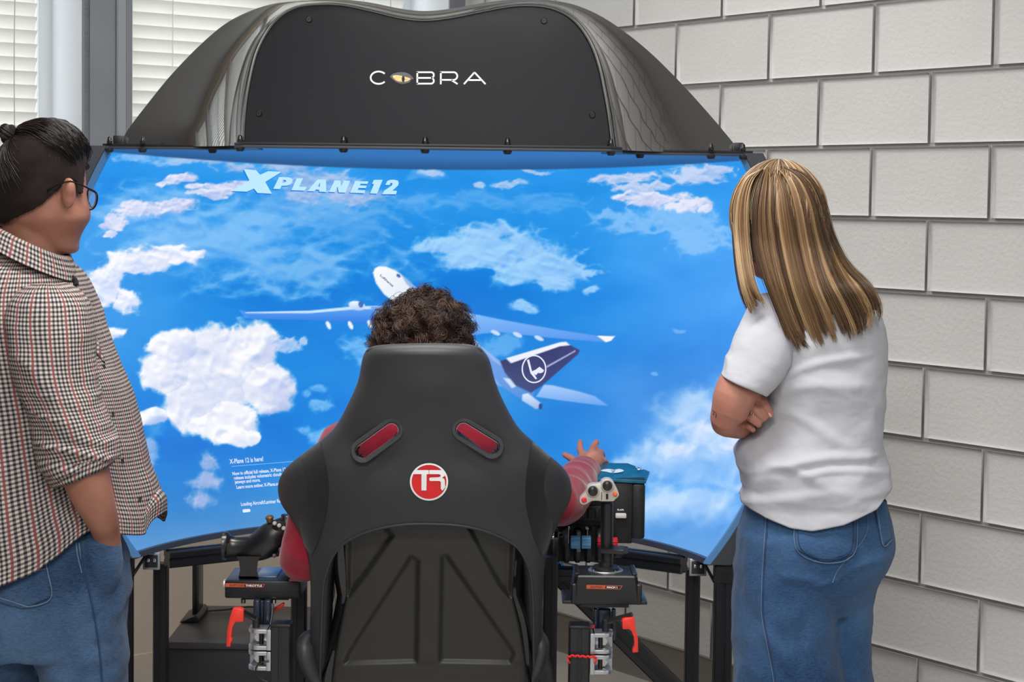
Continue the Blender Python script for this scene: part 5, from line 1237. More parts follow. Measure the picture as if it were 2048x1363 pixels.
def cloth(name, rings, mat, parent, R_tex, folds, caps=(False, False), u0=0.0, v0=0.0, twist=0.0):
    R_ = np.asarray(rings); N = normals_of(R_); nr, nc = R_.shape[:2]
    a = np.linspace(0, 1, nc, endpoint=False)[None]; s = np.cumsum(np.concatenate([[0], np.linalg.norm(np.diff(R_.mean(1), axis=0), axis=1)]))[:, None]
    D = folds(R_, np.broadcast_to(a, (nr, nc)), np.broadcast_to(s, (nr, nc)), N); R_ = R_ + N * D[..., None]
    R2 = np.concatenate([R_, R_[:, :1]], 1); al = np.linspace(0, 1, nc + 1)[None]
    peri = np.linalg.norm(np.diff(R2, axis=1), axis=2).sum(1).mean() if R_tex is None else 2 * math.pi * R_tex
    uvs = np.stack([np.broadcast_to(al * peri + u0, (nr, nc + 1)) + s * twist, np.broadcast_to(s + v0, (nr, nc + 1))], -1).reshape(-1, 2)
    o = loft(name, R2, mat, parent, close=False, uvs=uvs, sharp=None)
    so = o.modifiers.new('thick', 'SOLIDIFY'); so.thickness = .0025; so.offset = -1
    return o
def hem_man(u, v):
    h = np.interp(u, [-130, 0, 60, 110, 150, 182, 205, 225, 250, 285, 300], [1152, 1148, 1131, 1110, 1078, 1050, 1036, 1046, 1058, 1071, 1030])
    t = np.clip((v - 700) / 450, 0, 1); return np.where(v > 700, 700 + (h - 700) * t, v)
SH = [(505, -16, 112, YM + .005, .066), (530, -55, 130, YM + .005, .085), (555, -88, 150, YM, .105), (590, -108, 161, YM, .122), (640, -118, 172, YM, .132), (700, -122, 192, YM, .136), (760, -124, 212, YM, .136), (820, -124, 230, YM, .135), (880, -122, 242, YM, .135), (940, -120, 255, YM, .138), (1000, -118, 268, YM, .142), (1060, -118, 283, YM, .144), (1110, -118, 296, YM, .146), (1150, -118, 297, YM, .147)]
def folds_torso(R_, a, s, N):
    x, y, z = R_[..., 0], R_[..., 1], R_[..., 2]
    f = ridged(x * 10 + z * 1.5, y * 9, z * 1.6 + 3, 2) * .007 + ridged(x * 5 + z * 3, y * 4, z * 3.2, 3) * .010 + (fbm(x * 14, y * 10, z * 9) - .5) * .014
    return f * np.clip(s / .12, .1, 1)
shirt = cloth('shirt', loft_px(SH, 150, 150, 2.3, shear=.00035, vfun=hem_man), m_check, man, .205, folds_torso, u0=.003)
SL = [(572, 62, 128, 3.135, .03), (585, 42, 150, 3.125, .052), (610, 27, 170, 3.115, .068), (650, 20, 179, 3.105, .076), (700, 27, 181, 3.095, .076), (750, 36, 184, 3.09, .074), (795, 56, 190, 3.085, .070), (840, 78, 200, 3.08, .066, -.05), (880, 88, 212, 3.075, .062, -.15), (910, 98, 218, 3.07, .058, -.3), (935, 112, 218, 3.065, .052, -.4)]
def folds_sleeve(R_, a, s, N):
    x, y, z = R_[..., 0], R_[..., 1], R_[..., 2]
    k = np.clip((s - .12) / .18, 0, 1)
    f = ridged(x * 4, y * 6, (z + .35 * x) * 19, 3) * .015 * k + ridged(x * 9 + z * 5, y * 9, z * 5, 2) * .006 * (1 - k) + (fbm(x * 25, y * 25, z * 25) - .5) * .007
    return f
sleeve = cloth('sleeve', loft_px(SL, 130, 90, 2.2), m_check, shirt, .078, folds_sleeve, u0=.002)
CU = [(918, 96, 224, 3.066, .060, -.36), (924, 95, 229, 3.066, .063, -.40), (936, 103, 230, 3.064, .062, -.42), (946, 112, 227, 3.062, .058, -.42), (948, 118, 222, 3.062, .053, -.42), (940, 122, 217, 3.062, .049, -.42)]
cloth('rolled_cuff', loft_px(CU, 26, 80, 2.1), m_check, shirt, .072, lambda R_, a, s, N: (fbm(R_[..., 0] * 30, R_[..., 1] * 30, R_[..., 2] * 30) - .5) * .008, u0=.001, twist=.4)
sb = bvh_of(shirt); slb = bvh_of(sleeve)
# collar: a folded band round the neck
def band_ring(rows, mat, name, parent, R_tex, n=40):
    return cloth(name, loft_px(rows, n, 110, 2.1), mat, parent, R_tex, lambda R_, a, s, N: (fbm(R_[..., 0] * 18, R_[..., 1] * 18, R_[..., 2] * 18) - .5) * .006)
COLL = [(480, -14, 126, YM + .004, .066, .50), (474, -24, 134, YM + .004, .073, .50), (480, -33, 140, YM + .004, .080, .50), (497, -42, 147, YM + .003, .088, .50), (513, -48, 150, YM + .002, .094, .50)]
coll = band_ring(COLL, m_check, 'collar', shirt, .105)
tube('collar_gap_shade', proj([(140, 557), (146, 562), (148, 571)], sb, .004, 3.1), .006, M('collar_shadow_black', (22, 22, 28), .9), shirt, 8)  # dark tube painted in for the shade inside the collar opening
# yoke seam, chest flap, front placket line and buttons
def seam(pts, bvh, parent, mat, r=.0016, off=.001, Yd=3.1, name='seam', n=40): return tube(name, spline(proj(spline(pts, 24), bvh, off, Yd), n), r, mat, parent, 6)
m_seam = M('cloth_seam', (92, 86, 86), .9)
seam([(22, 682), (55, 648), (85, 628), (125, 624), (165, 640)], slb, shirt, m_seam, .0018, .0005)
seam([(150, 572), (165, 625), (172, 700), (180, 800), (190, 900)], sb, shirt, m_seam, .0016)
patch('chest_flap', [(170, 645), (186, 668), (207, 728), (176, 690)], sb, .004, m_check, shirt, 3.1)
m_btn = M('black_button', (24, 26, 34), .4)
sleeve_b = [(222, 827), (241, 921), (276, 997)]
for u_, v_ in [(204, 733)] + sleeve_b:
    p = proj([(u_, v_)], sb, .001, 3.15)[0]; lathe('button', p, (.35, -.9, .1), [(0, .0055), (.002, .0055), (.003, .004), (.0025, .001)], m_btn, shirt, 14)
p = proj([(94, 912)], sb, .003, 3.05)[0]; 
prism('cuff_tab', WA(np.array([(76, 898), (92, 885), (112, 925), (124, 946), (112, 940)]), 3.045), (0, .004, 0), m_seam, shirt, .0008)
lathe('button', W(92, 912, 3.044), (-.3, -1, 0), [(0, .0055), (.002, .0055), (.003, .004), (.0025, .001)], m_btn, shirt, 14)
# --- jeans
m_den1 = denim('denim_mid', (30, 52, 82), (84, 112, 144))
JH = [(1000, -100, 205, YM, .115), (1050, -106, 226, YM, .122), (1100, -112, 246, YM, .130), (1160, -116, 254, YM, .136), (1220, -118, 255, YM, .138), (1290, -110, 250, YM, .120)]
JL = [(1200, 40, 252, YM - .01, .105), (1270, 58, 252, YM - .01, .10), (1340, 80, 247, YM - .01, .094), (1420, 88, 243, YM - .01, .088), (1600, 92, 235, YM, .078), (1850, 95, 225, YM, .068), (2070, 95, 225, YM, .065)]
JR = [(1200, -120, 60, YM + .03, .105), (1300, -118, 84, YM + .03, .10), (1420, -112, 84, YM + .03, .088), (1600, -105, 60, YM + .03, .078), (1850, -95, 45, YM + .03, .068), (2070, -95, 45, YM + .03, .065)]
def folds_jean(co, no):
    x, y, z = co.T; return ridged(x * 6 + z * 6, y * 6, z * 7 - x * 5, 3) * .007 + (fbm(x * 22, y * 22, z * 30) - .5) * .008
jeans = union('jeans', [P_loft(loft_px(JH, 40, 60, 2.2)), P_loft(loft_px(JL, 60, 48, 2.1)), P_loft(loft_px(JR, 60, 48, 2.1)), P_ell(W(206, 1118, 3.13), (.036, .036, .062))], .006, m_den1, man, 4, folds_jean)
jb = bvh_of(jeans)
seam([(160, 1080), (165, 1130), (180, 1190), (195, 1270), (204, 1363), (206, 1420)], jb, jeans, m_stitchd, .0018)
seam([(152, 1085), (155, 1110), (163, 1145)], jb, jeans, m_stitch, .0012); seam([(158, 1085), (161, 1110), (168, 1145)], jb, jeans, m_stitch, .0012)
seam([(181, 1052), (205, 1062), (233, 1052)], jb, jeans, m_den1, .006, .002, name='pocket_opening')
pk = patch('back_pocket', [(-14, 1143), (93, 1122), (103, 1192), (-10, 1200)], jb, .003, m_den1, jeans, 3.08, tip=20)
seam([(92, 1124), (102, 1193), (64, 1210), (40, 1206), (-8, 1190)], jb, pk, m_stitch, .0011, .0048); seam([(-12, 1156), (40, 1148), (93, 1136)], jb, pk, m_stitch, .001, .0048)
shoe(W(165, 2080, YM)[0], YM + .03, math.radians(35), man); shoe(W(-20, 2080, YM)[0], YM + .05, math.radians(60), man)
# --- glasses
gl = []
m_gf = M('glasses_black', (16, 14, 16), .3, metal=.4)
gls = tube('glasses_temple', spline([W(95, 381, YM - .083), W(118, 369, YM - .090), W(138, 362, YM - .088), W(152, 366, YM - .076), W(172, 374, YM - .045), W(193, 386, YM - .022)], 40), .0016, m_gf, man, 8)
rim_px = spline([(176, 381), (186, 380), (194, 388), (194, 402), (189, 414), (181, 419), (177, 412)], 40, True)
Yr = np.interp(rim_px[:, 0], [176, 194], [YM + .01, YM - .022])
tube('glasses_rim', np.concatenate([WA(rim_px, Yr), WA(rim_px[:1], Yr[:1])]), .0016, m_gf, gls, 6)
lens = WA(rim_px, Yr); cen_ = lens.mean(0); mlens = M('lens_glass', (200, 222, 240), .03, spec=.6)
_b = mlens.node_tree.nodes['Principled BSDF']; _b.inputs['Alpha'].default_value = .25
loft('lens', [lens, cen_ + (lens - cen_) * .02], mlens, gls, caps=(False, True))
tube('glasses_rim', spline([W(181, 381, YM + .012), W(190, 383, YM + .05), W(192, 400, YM + .085), W(184, 415, YM + .06), W(178, 405, YM + .03)], 30), .0015, m_gf, gls, 6)
# --- hair: dark cap, clipped sides, long top tied in a small bun
m_hd = hair_mat('hair_near_black', [(0, (14, 11, 11)), (.7, (28, 21, 20)), (1, (58, 42, 36))], .32)
m_hcap = M('hair_cap_dark', (28, 22, 21), .85, spec=.15, bump=(120, .3, .002), var=(26, (40, 31, 29)))
HP = [(-40, 240), (130, 240), (170, 270), (172, 310), (166, 345), (162, 388), (153, 386), (149, 362), (130, 358), (120, 372), (104, 388), (88, 405), (62, 420), (35, 433), (9, 444), (-40, 448)]
hd_d = loft_px(HEADR, 220, 210); N_ = normals_of(hd_d); cap_ = hd_d + N_ * .0035
q = PX(cap_.reshape(-1, 3)); far = (hd_d[..., 1] > YM + .0).ravel()
HF = [(-40, 240), (140, 240), (150, 290), (128, 330), (112, 390), (60, 425), (9, 444), (-40, 448)]
ok = np.where(far, in_poly(q[:, 0], q[:, 1], HF), in_poly(q[:, 0], q[:, 1], HP))
ff = np.array(grid_faces(220, 210, True)); kf = ok[ff].sum(1) >= 3
hcap = mesh('hair_cap', cap_.reshape(-1, 3), ff[kf], m_hcap, man); so = hcap.modifiers.new('thick', 'SOLIDIFY'); so.thickness = .004; so.offset = -1
V_, Nv = cap_.reshape(-1, 3), N_.reshape(-1, 3); idx = np.where(ok)[0]
pick = RNG.choice(idx, 9000); S = []
for i in pick:
    p, n = V_[i] - Nv[i] * .001, Nv[i]; uq = q[i]
    d = np.array([-.35, 0, -.9]) if uq[1] > 300 else np.array([-.8, 0, -.2]); d = d - n * (d @ n); d /= np.linalg.norm(d) + 1e-6
    L_ = random.uniform(.008, .016) * (.6 if uq[1] > 385 else 1.0); jt = RNG.normal(0, .25, 3)
    e = p + (d + n * .28 + jt * .4) * L_; S.append([p, p + (d * .45 + n * .28 + jt * .2) * L_ * .55, e])
hair('clipped_hair', S, .00045, m_hd, man, .3)
hbv = BVHTree.FromPolygons([Vector(v) for v in V_], [tuple(f) for f in ff.tolist()])
tie = W(40, 284, YM - .03)
def over_scalp(p0, p1, k=14, lift=.004):
    out = []
    for t in np.linspace(0, 1, k):
        p = p0 * (1 - t) + p1 * t; h = hbv.find_nearest(Vector(p)); nn = np.array(h[1]); c = np.array([W(85, 380, YM)]).ravel()
        if nn @ (np.array(h[0]) - c) < 0: nn = -nn
        out.append(np.array(h[0]) + nn * (lift * (.25 + math.sin(math.pi * min(t * 1.05, 1)) * 1.0)))
    out[-1] = p1 + RNG.normal(0, .002, 3); return out
S = []
for k in range(1500):
    t = random.random(); a = random.uniform(-1, 1)
    u_ = np.interp(t, [0, .3, .6, 1], [166, 156, 130, 70]); v_ = np.interp(t, [0, .3, .6, 1], [318, 284, 268, 262])
    p0 = W(u_ + random.uniform(-6, 2), v_ + abs(a) * random.uniform(0, 26), YM + a * .07); S.append(over_scalp(p0, tie, 12, random.uniform(.003, .011)))
for k in range(500):
    p0 = W(random.uniform(-6, 60), random.uniform(300, 400), YM + random.choice([-1, -1, 1]) * random.uniform(.02, .075)); S.append(over_scalp(p0, tie + np.array([0, 0, -.004]), 12, random.uniform(.002, .006)))
hair('tied_back_hair', S, .00055, m_hd, man, .7)
bc_ = W(17, 268, YM - .032)
V1, F1 = P_ell(bc_, (.012, .012, .019), [[math.cos(.5), 0, math.sin(.5)], [0, 1, 0], [-math.sin(.5), 0, math.cos(.5)]]); mesh('bun_core', V1, F1, m_hcap, man)
S = []
for k in range(420):
    a, b = random.uniform(0, 2 * math.pi), random.uniform(.7, 1.15); s_ = []
    for t in np.linspace(0, 1, 12):
        c = math.pi * t; base_ = tie + (bc_ + (bc_ - tie) * .75 - tie) * math.sin(c / 2 * 1.0) ** 1.0; w_ = .0135 * b * math.sin(c) ** .7 if 0 < t < 1 else 0
        s_.append(base_ + np.array([math.sin(a) * w_ * .5 * .9, math.cos(a) * w_, math.sin(a) * w_ * .8]))
    S.append(s_)
hair('bun_hair', S, .0006, m_hd, man, .8)
tb_ = tube_rings([tie + np.array([.004 * math.cos(a), .0085 * math.sin(a), .0085 * math.cos(a)]) for a in np.linspace(0, 2 * math.pi, 20)], .0022, 8); loft('hair_tie', tb_, M('hair_tie_black', (16, 15, 18), .8), man)
# ================================================================== the woman on the right
wom = empty('person', (W(1620, 1300, 3.42)[0], 3.42, 0), 'person with long blonde hair in a white T-shirt and blue jeans, arms crossed', 'person')
YW = 3.42
parts = [P_ell(W(1556, 432, YW + .01), (.076, .086, .100)), P_ell(W(1538, 500, YW + .05), (.052, .055, .060)), P_ell(W(1522, 478, YW + .115), (.012, .014, .018))]
parts += [P_tube([W(1575, 480, YW + .02), W(1600, 570, YW + .01), W(1622, 640, YW)], [.052, .052, .075])]
TI = [(585, 1570, 1690, YW, .06), (620, 1535, 1730, YW, .085), (700, 1535, 1745, YW, .095), (860, 1530, 1735, YW, .09), (960, 1515, 1745, YW, .10), (1050, 1500, 1760, YW, .11)]
parts += [P_loft(loft_px(TI, 40, 40))]
# near arm, bent across the chest
parts += [P_tube([W(1552, 668, 3.385), W(1508, 725, 3.345), W(1472, 785, 3.32), W(1458, 826, 3.322)], [.038, .043, .0415, .035])]
parts += [P_tube([W(1459, 815, 3.32), W(1449, 842, 3.33), W(1462, 848, 3.36), W(1484, 849, 3.41), W(1510, 840, 3.49), W(1540, 826, 3.56)], [.035, .0275, .026, .027, .026, .023])]
# far arm
parts += [P_tube([W(1690, 650, 3.50), W(1660, 760, 3.56), W(1600, 830, 3.58), W(1540, 828, 3.52), W(1515, 826, 3.44), W(1505, 822, 3.40)], [.05, .043, .036, .03, .026, .022])]
for a_, b_, c_, r_ in (((1500, 788, 3.350), (1524, 801, 3.328), (1543, 831, 3.324), .0086), ((1492, 808, 3.350), (1511, 818, 3.328), (1529, 838, 3.326), .0084), ((1488, 827, 3.354), (1503, 837, 3.332), (1519, 850, 3.330), .0080), ((1486, 844, 3.364), (1497, 852, 3.346), (1508, 860, 3.344), .0072)):
    parts.append(P_tube([W(*a_), W(*b_), W(*c_)], [r_ * 1.08, r_, r_ * .82], 14, 14))
parts.append(P_tube([W(1510, 802, 3.40), W(1520, 790, 3.37), W(1530, 800, 3.36)], [.011, .010, .009], 12, 10))
for xs_, dy in ((1572, -.02), (1688, .05)): parts.append(P_tube([W(xs_ * .5 + 812, 1050, YW), W(xs_, 1300, YW + dy), W(xs_, 1700, YW + dy), W(xs_, 1985, YW + dy)], [.06, .036, .036, .034]))
wbody = union('body', parts, .0028, m_skin2, wom, 3)
wbv = bvh_of(wbody)
m_ring = M('ring_silver', (206, 200, 190), .2, metal=1.0)
for u_, v_ in ((1500, 828), (1504, 831)):
    c_ = W(u_ + 8, v_ - 7, 3.336); ax_ = W(1527, 833, 3.340) - W(1490, 820, 3.362); x_, y_, d_ = frame_from(ax_)
    pts_ = [c_ + .0108 * (math.cos(a) * x_ + math.sin(a) * y_) for a in np.linspace(0, 2 * math.pi, 30)]; tube('finger_ring', pts_, .0013, m_ring, wom, 8)
nl_ = WA(arc(1538.5, 828, 3.2, 4.6, 0, 360, 17)[:-1], 3.330); 
patch('finger_nail', [(1536, 824), (1541, 826), (1544, 833), (1539, 832)], wbv, .0006, M('nail_pink', (226, 178, 166), .25), wom, 3.33, 6, 6)
text('tattoo', '73', lambda p: proj(np.stack([1425 + p[:, 0] * .62, 829 - p[:, 1] + p[:, 0] * .45], 1), wbv, .0007, 3.3), M('tattoo_ink', (70, 62, 66), .6), wom, size=15)
# --- T-shirt
m_tee = M('white_jersey', (190, 190, 196), .9, spec=.15, bump=(900, .12, .0005))
def hem_w(u, v):
    h = np.interp(u, [1480, 1495, 1520, 1560, 1600, 1660, 1720, 1764], [978, 994, 1016, 1031, 1035, 1023, 998, 964])
    t = np.clip((v - 830) / 190, 0, 1); return np.where(v > 830, 830 + (h - 830) * t, v)
TW = [(572, 1582, 1664, YW, .062), (582, 1556, 1690, YW, .078), (600, 1530, 1718, YW, .094), (630, 1518, 1748, YW, .106), (660, 1516, 1760, YW, .112), (700, 1518, 1763, YW, .114), (760, 1523, 1761, YW, .113), (810, 1524, 1758, YW, .112), (850, 1514, 1756, YW, .113), (885, 1488, 1755, YW, .116), (915, 1472, 1756, YW, .120), (945, 1476, 1760, YW, .128), (985, 1485, 1766, YW, .134), (1020, 1489, 1769, YW, .140)]
def folds_tee(R_, a, s, N):
    x, y, z = R_[..., 0], R_[..., 1], R_[..., 2]; q = PX(R_.reshape(-1, 3)).reshape(R_.shape[0], R_.shape[1], 2); u, v = q[..., 0], q[..., 1]
    f = ridged(x * 5 - z * 2, y * 4, z * 6 + x * 2.0, 3) * .009 + (fbm(x * 13, y * 10, z * 16) - .5) * .013
    low = sstep(880, 960, v) * (1 - sstep(990, 1030, v))
    f = f + .010 * low * ridged((x + .3 * z) * 3, y * 3, (z - .16 * x) * 22, 2)
    # drag lines that run from the armpit across the back
    for k, (u1, v1, u2, v2, w, h) in enumerate([(1545, 765, 1760, 690, 9, .006), (1545, 790, 1750, 760, 12, .005), (1540, 815, 1720, 900, 12, .005), (1560, 940, 1760, 900, 9, .007), (1530, 930, 1660, 965, 9, .006), (1600, 960, 1762, 935, 7, .005)]):
        e = np.array([u2 - u1, v2 - v1], float); L_ = e @ e; t = ((u - u1) * e[0] + (v - v1) * e[1]) / L_; d = ((u - u1) * -e[1] + (v - v1) * e[0]) / math.sqrt(L_) + 8 * np.sin(t * 5)
        f = f + h * np.exp(-(d / w) ** 2) * sstep(-.05, .15, t) * (1 - sstep(.75, 1.05, t)) * (R_[..., 1] < YW + .03)
    return f * np.clip(s / .06, .1, 1)
tee = cloth('t_shirt', loft_px(TW, 170, 170, 2.25, shear=0.0, vfun=hem_w), m_tee, wom, .16, folds_tee)
SW = [(590, 1540, 1576, 3.385, .03), (600, 1524, 1586, 3.378, .042, .1), (622, 1506, 1592, 3.368, .052, .2), (655, 1488, 1592, 3.355, .058, .3), (695, 1472, 1580, 3.34, .061, .36), (735, 1459, 1558, 3.33, .061, .38), (764, 1449, 1534, 3.322, .058, .40), (768, 1447, 1530, 3.322, .057, .40)]
slw = cloth('t_shirt_sleeve', loft_px(SW, 90, 80, 2.1), m_tee, tee, .06, lambda R_, a, s, N: ridged(R_[..., 0] * 9 + R_[..., 2] * 7, R_[..., 1] * 6, R_[..., 2] * 6, 3) * .005 + (fbm(R_[..., 0] * 30, R_[..., 1] * 30, R_[..., 2] * 30) - .5) * .005)
tb2 = bvh_of(tee); sb2 = bvh_of(slw); m_teeseam = M('jersey_seam', (206, 206, 210), .9)
seam([(1492, 985), (1518, 1009), (1558, 1024), (1600, 1028), (1660, 1016), (1720, 991), (1763, 958)], tb2, tee, m_teeseam, .0009, .0006, 3.3)
seam([(1452, 738), (1480, 752), (1510, 766), (1536, 774)], sb2, tee, m_teeseam, .0009, .0006, 3.3)
seam([(1515, 612), (1540, 640), (1570, 690), (1585, 700)], sb2, tee, m_teeseam, .0012, .0006, 3.3)
# --- jeans
m_den2 = denim('denim_blue', (24, 50, 86), (72, 106, 144))
WH = [(955, 1514, 1740, YW, .092), (1000, 1496, 1762, YW, .108), (1040, 1485, 1776, YW, .122), (1080, 1479, 1781, YW, .132), (1115, 1476, 1772, YW, .132), (1160, 1476, 1745, YW, .12), (1220, 1490, 1720, YW, .08)]
WL = [(1060, 1482, 1690, YW - .015, .115), (1130, 1476, 1680, YW - .02, .118), (1200, 1473, 1670, YW - .025, .112), (1290, 1471, 1676, YW - .025, .108), (1363, 1470, 1684, YW - .025, .106), (1600, 1470, 1690, YW - .02, .105), (1960, 1465, 1695, YW - .02, .11)]
WR = [(1060, 1640, 1779, YW + .03, .105), (1110, 1640, 1774, YW + .035, .105), (1160, 1640, 1745, YW + .04, .10), (1250, 1640, 1731, YW + .045, .098), (1363, 1645, 1735, YW + .045, .098), (1600, 1650, 1750, YW + .05, .10), (1960, 1650, 1760, YW + .05, .105)]
def folds_jw(co, no):
    x, y, z = co.T; q = PX(co); u, v = q[:, 0], q[:, 1]
    f = ridged(x * 5 + z * 4, y * 5, z * 3 - x * 4, 3) * .008 + (fbm(x * 20, y * 20, z * 24) - .5) * .008
    for (u1, v1, u2, v2, w, h) in [(1690, 1140, 1770, 1110, 7, .006), (1560, 1150, 1650, 1165, 9, .006), (1620, 1175, 1690, 1150, 6, .006), (1530, 1250, 1600, 1363, 16, .006), (1610, 1230, 1590, 1363, 14, -.006)]:
        e = np.array([u2 - u1, v2 - v1], float); L_ = e @ e; t = ((u - u1) * e[0] + (v - v1) * e[1]) / L_; d = ((u - u1) * -e[1] + (v - v1) * e[0]) / math.sqrt(L_)
        f = f + h * np.exp(-(d / w) ** 2) * sstep(-.1, .2, t) * (1 - sstep(.7, 1.1, t)) * (y < YW)
    return f
wj = union('jeans', [P_loft(loft_px(WH, 40, 60, 2.3)), P_loft(loft_px(WL, 60, 54, 2.2)), P_loft(loft_px(WR, 60, 48, 2.2))], .0058, m_den2, wom, 5, folds_jw)
wjb = bvh_of(wj)
pk = patch('back_pocket', [(1588, 1020), (1716, 1000), (1709, 1106), (1591, 1098)], wjb, .0035, m_den2, wj, 3.3, 18, 18, tip=22)
seam([(1590, 1030), (1593, 1098), (1648, 1124), (1706, 1105), (1712, 1012)], wjb, pk, m_stitch, .0008, .0055, 3.3); seam([(1597, 1030), (1600, 1094), (1648, 1117), (1699, 1100), (1704, 1012)], wjb, pk, m_stitchd, .001, .0055, 3.3)
pk2 = patch('back_pocket', [(1742, 988), (1768, 985), (1780, 1078), (1762, 1092)], wjb, .003, m_den2, wj, 3.35, 12, 16)
seam([(1742, 990), (1752, 1030), (1763, 1090), (1778, 1080)], wjb, pk2, m_stitch, .0011, .005, 3.35)
seam([(1722, 1000), (1735, 1040), (1728, 1075), (1700, 1110), (1675, 1140), (1665, 1165)], wjb, wj, m_stitch, .0008, .0008, 3.35)
seam([(1533, 1030), (1528, 1100), (1524, 1170), (1524, 1230), (1535, 1290), (1548, 1363), (1550, 1400)], wjb, wj, m_stitch, .0008, .0008, 3.3)
seam([(1536, 1030), (1531, 1100), (1527, 1170), (1527, 1230), (1538, 1290), (1551, 1363), (1553, 1400)], wjb, wj, m_stitchd, .0016, .001, 3.3)
shoe(W(1575, 1985, YW)[0], YW + .02, math.radians(150), wom); shoe(W(1690, 1985, YW + .05)[0], YW + .10, math.radians(120), wom)
# --- long hair
m_blonde = hair_mat('hair_blonde', [(0, (58, 42, 31)), (.3, (98, 74, 52)), (.55, (140, 108, 76)), (.8, (188, 156, 114)), (1, (228, 206, 170))], .36)
def ky(u, v, s=-1):                       # depth of the hair surface: round over the head, then hanging down the back
    x = np.clip((u - 1560) / 100, -1, 1); k = np.clip((v - 325) / 110, 0, 1)
    r = np.sqrt(np.maximum(1 - x * x, 0)) * np.sqrt(1 - (1 - k) ** 2) * .105
    hang = sstep(470, 590, v)
    return YW + .01 + s * (r * (1 - hang) + hang * (.128 if s < 0 else .06))
G = [[(1520, 340), (1490, 356), (1472, 395), (1466, 440), (1470, 500), (1477, 555), (1486, 595), (1497, 627)],
     [(1525, 337), (1502, 360), (1490, 400), (1487, 460), (1490, 520), (1496, 560), (1504, 585), (1516, 603)],
     [(1532, 334), (1518, 365), (1508, 420), (1508, 470), (1517, 510), (1530, 550), (1548, 596), (1588, 702)],
     [(1538, 331), (1540, 370), (1538, 430), (1546, 500), (1562, 570), (1580, 630), (1604, 690), (1618, 704)],
     [(1544, 329), (1566, 370), (1578, 430), (1590, 500), (1608, 570), (1630, 630), (1648, 680), (1656, 698)],
     [(1550, 328), (1586, 356), (1608, 410), (1622, 480), (1642, 560), (1668, 620), (1688, 670), (1692, 692)],
     [(1554, 328), (1602, 350), (1632, 400), (1648, 470), (1672, 540), (1706, 600), (1724, 645), (1722, 678)],
     [(1558, 328), (1616, 352), (1646, 405), (1662, 470), (1694, 530), (1736, 572), (1758, 620), (1748, 662)]]
def strand(gv, jit, s=-1, k=18, lift=0.0, cut=1.0):
    i = min(int(gv), len(G) - 2); t = gv - i; a, b = np.array(G[i], float), np.array(G[i + 1], float)
    p = spline(a * (1 - t) + b * t, k); tt_ = np.linspace(0, 1, k)[:, None]
    p = p[0] + (p - p[0]) * 1.0; p = p + jit[None] * np.array([1, .5]) * tt_ ** .8
    Y_ = ky(p[:, 0], p[:, 1], s) - s * -1 * 0 + (-lift if s < 0 else lift)
    return WA(p, Y_)
S, TN = [], []
NCL = 64
_cl = [(RNG.normal(0, 5, 2), random.uniform(-.010, .010), random.uniform(.90, 1.0), random.random()) for _ in range(NCL * 8)]
def add(n, lo_, hi_, s, rad=9):
    for k in range(n):
        gv = random.uniform(lo_, hi_)
        if 1.15 < gv < 1.95 and s < 0: gv = random.choice([random.uniform(.0, 1.15), random.uniform(1.95, 3)])
        gq = gv * 10 + random.gauss(0, .25); ci = int(abs(gq)) % len(_cl); cen_g = (int(abs(gq)) + .5) / 10
        jit, dl, cut, tn = _cl[ci + (NCL * 2 if s > 0 else 0)]
        gv2 = float(np.clip(gv * .5 + cen_g * .5, 0, 6.99)); lf_ = random.uniform(-.003, .006) + dl; jr = RNG.normal(0, rad * .6, 2); q = strand(gv2, jit + jr, s, 22, lf_); qc = strand(float(np.clip(cen_g, 0, 6.99)), jit + jr * .35, s, 22, lf_); wt = np.clip(np.linspace(-.25, 1, 22), 0, 1)[:, None] ** 1.3 * .75; q = q * (1 - wt) + qc * wt
        c_ = cut * random.uniform(.86, 1.0) if gv > 1.2 else random.uniform(.88, 1.0); m_ = np.linspace(0, c_ * 21, 22); i0 = np.clip(m_.astype(int), 0, 20); f_ = (m_ - i0)[:, None]
        S.append(q[i0] * (1 - f_) + q[i0 + 1] * f_); TN.append(.12 + .62 * tn + random.gauss(0, .13))
add(5200, 1.95, 6.99, -1); add(1100, 0, 1.15, -1, 6); add(1400, 3.0, 6.99, 1); add(400, 0, 1.0, 1, 6)
hair('long_hair', S, .00062, m_blonde, wom, .35, TN)
m_bcap = M('hair_underlayer', (112, 80, 50), .6, var=(30, (84, 58, 36)))
def hair_sheet(gs, lift, name):
    cols_ = []
    for gv in gs: cols_.append(strand(gv, np.zeros(2), -1, 26, -lift))
    R_ = np.array(cols_)[:, :-3]; n1 = len(gs)
    back_ = R_ + np.array([0, .03, 0]); ring_ = np.concatenate([R_, back_[::-1]], 0).transpose(1, 0, 2); return loft(name, ring_, m_bcap, wom, caps=(True, True))
hair_sheet(np.linspace(2.0, 6.99, 40), .010, 'hair_mass'); hair_sheet(np.linspace(.1, 1.05, 12), .008, 'hair_front_lock')
V1, F1 = P_ell(W(1557, 428, YW + .01), (.088, .098, .099), None, 30, 20); mesh('hair_crown', V1, F1, m_bcap, wom)
S = []
for k in range(1500):                     # crown and far side, combed over the skull
    a = random.uniform(0, 2 * math.pi); c_ = W(1557, 428, YW + .01); s_ = []; tw = random.uniform(-.1, .1); r_ = random.uniform(1.02, 1.08)
    e_ = random.uniform(.45, .62) if math.sin(a) < 0 else random.uniform(.6, .95)
    for t in np.linspace(.02, e_, 12):
        th = math.pi * t; s_.append(c_ + np.array([.089 * math.sin(th) * math.cos(a + tw * t), .099 * math.sin(th) * math.sin(a + tw * t), .1 * math.cos(th)]) * r_)
    S.append(s_)
hair('crown_hair', S, .0006, m_blonde, wom, .5)

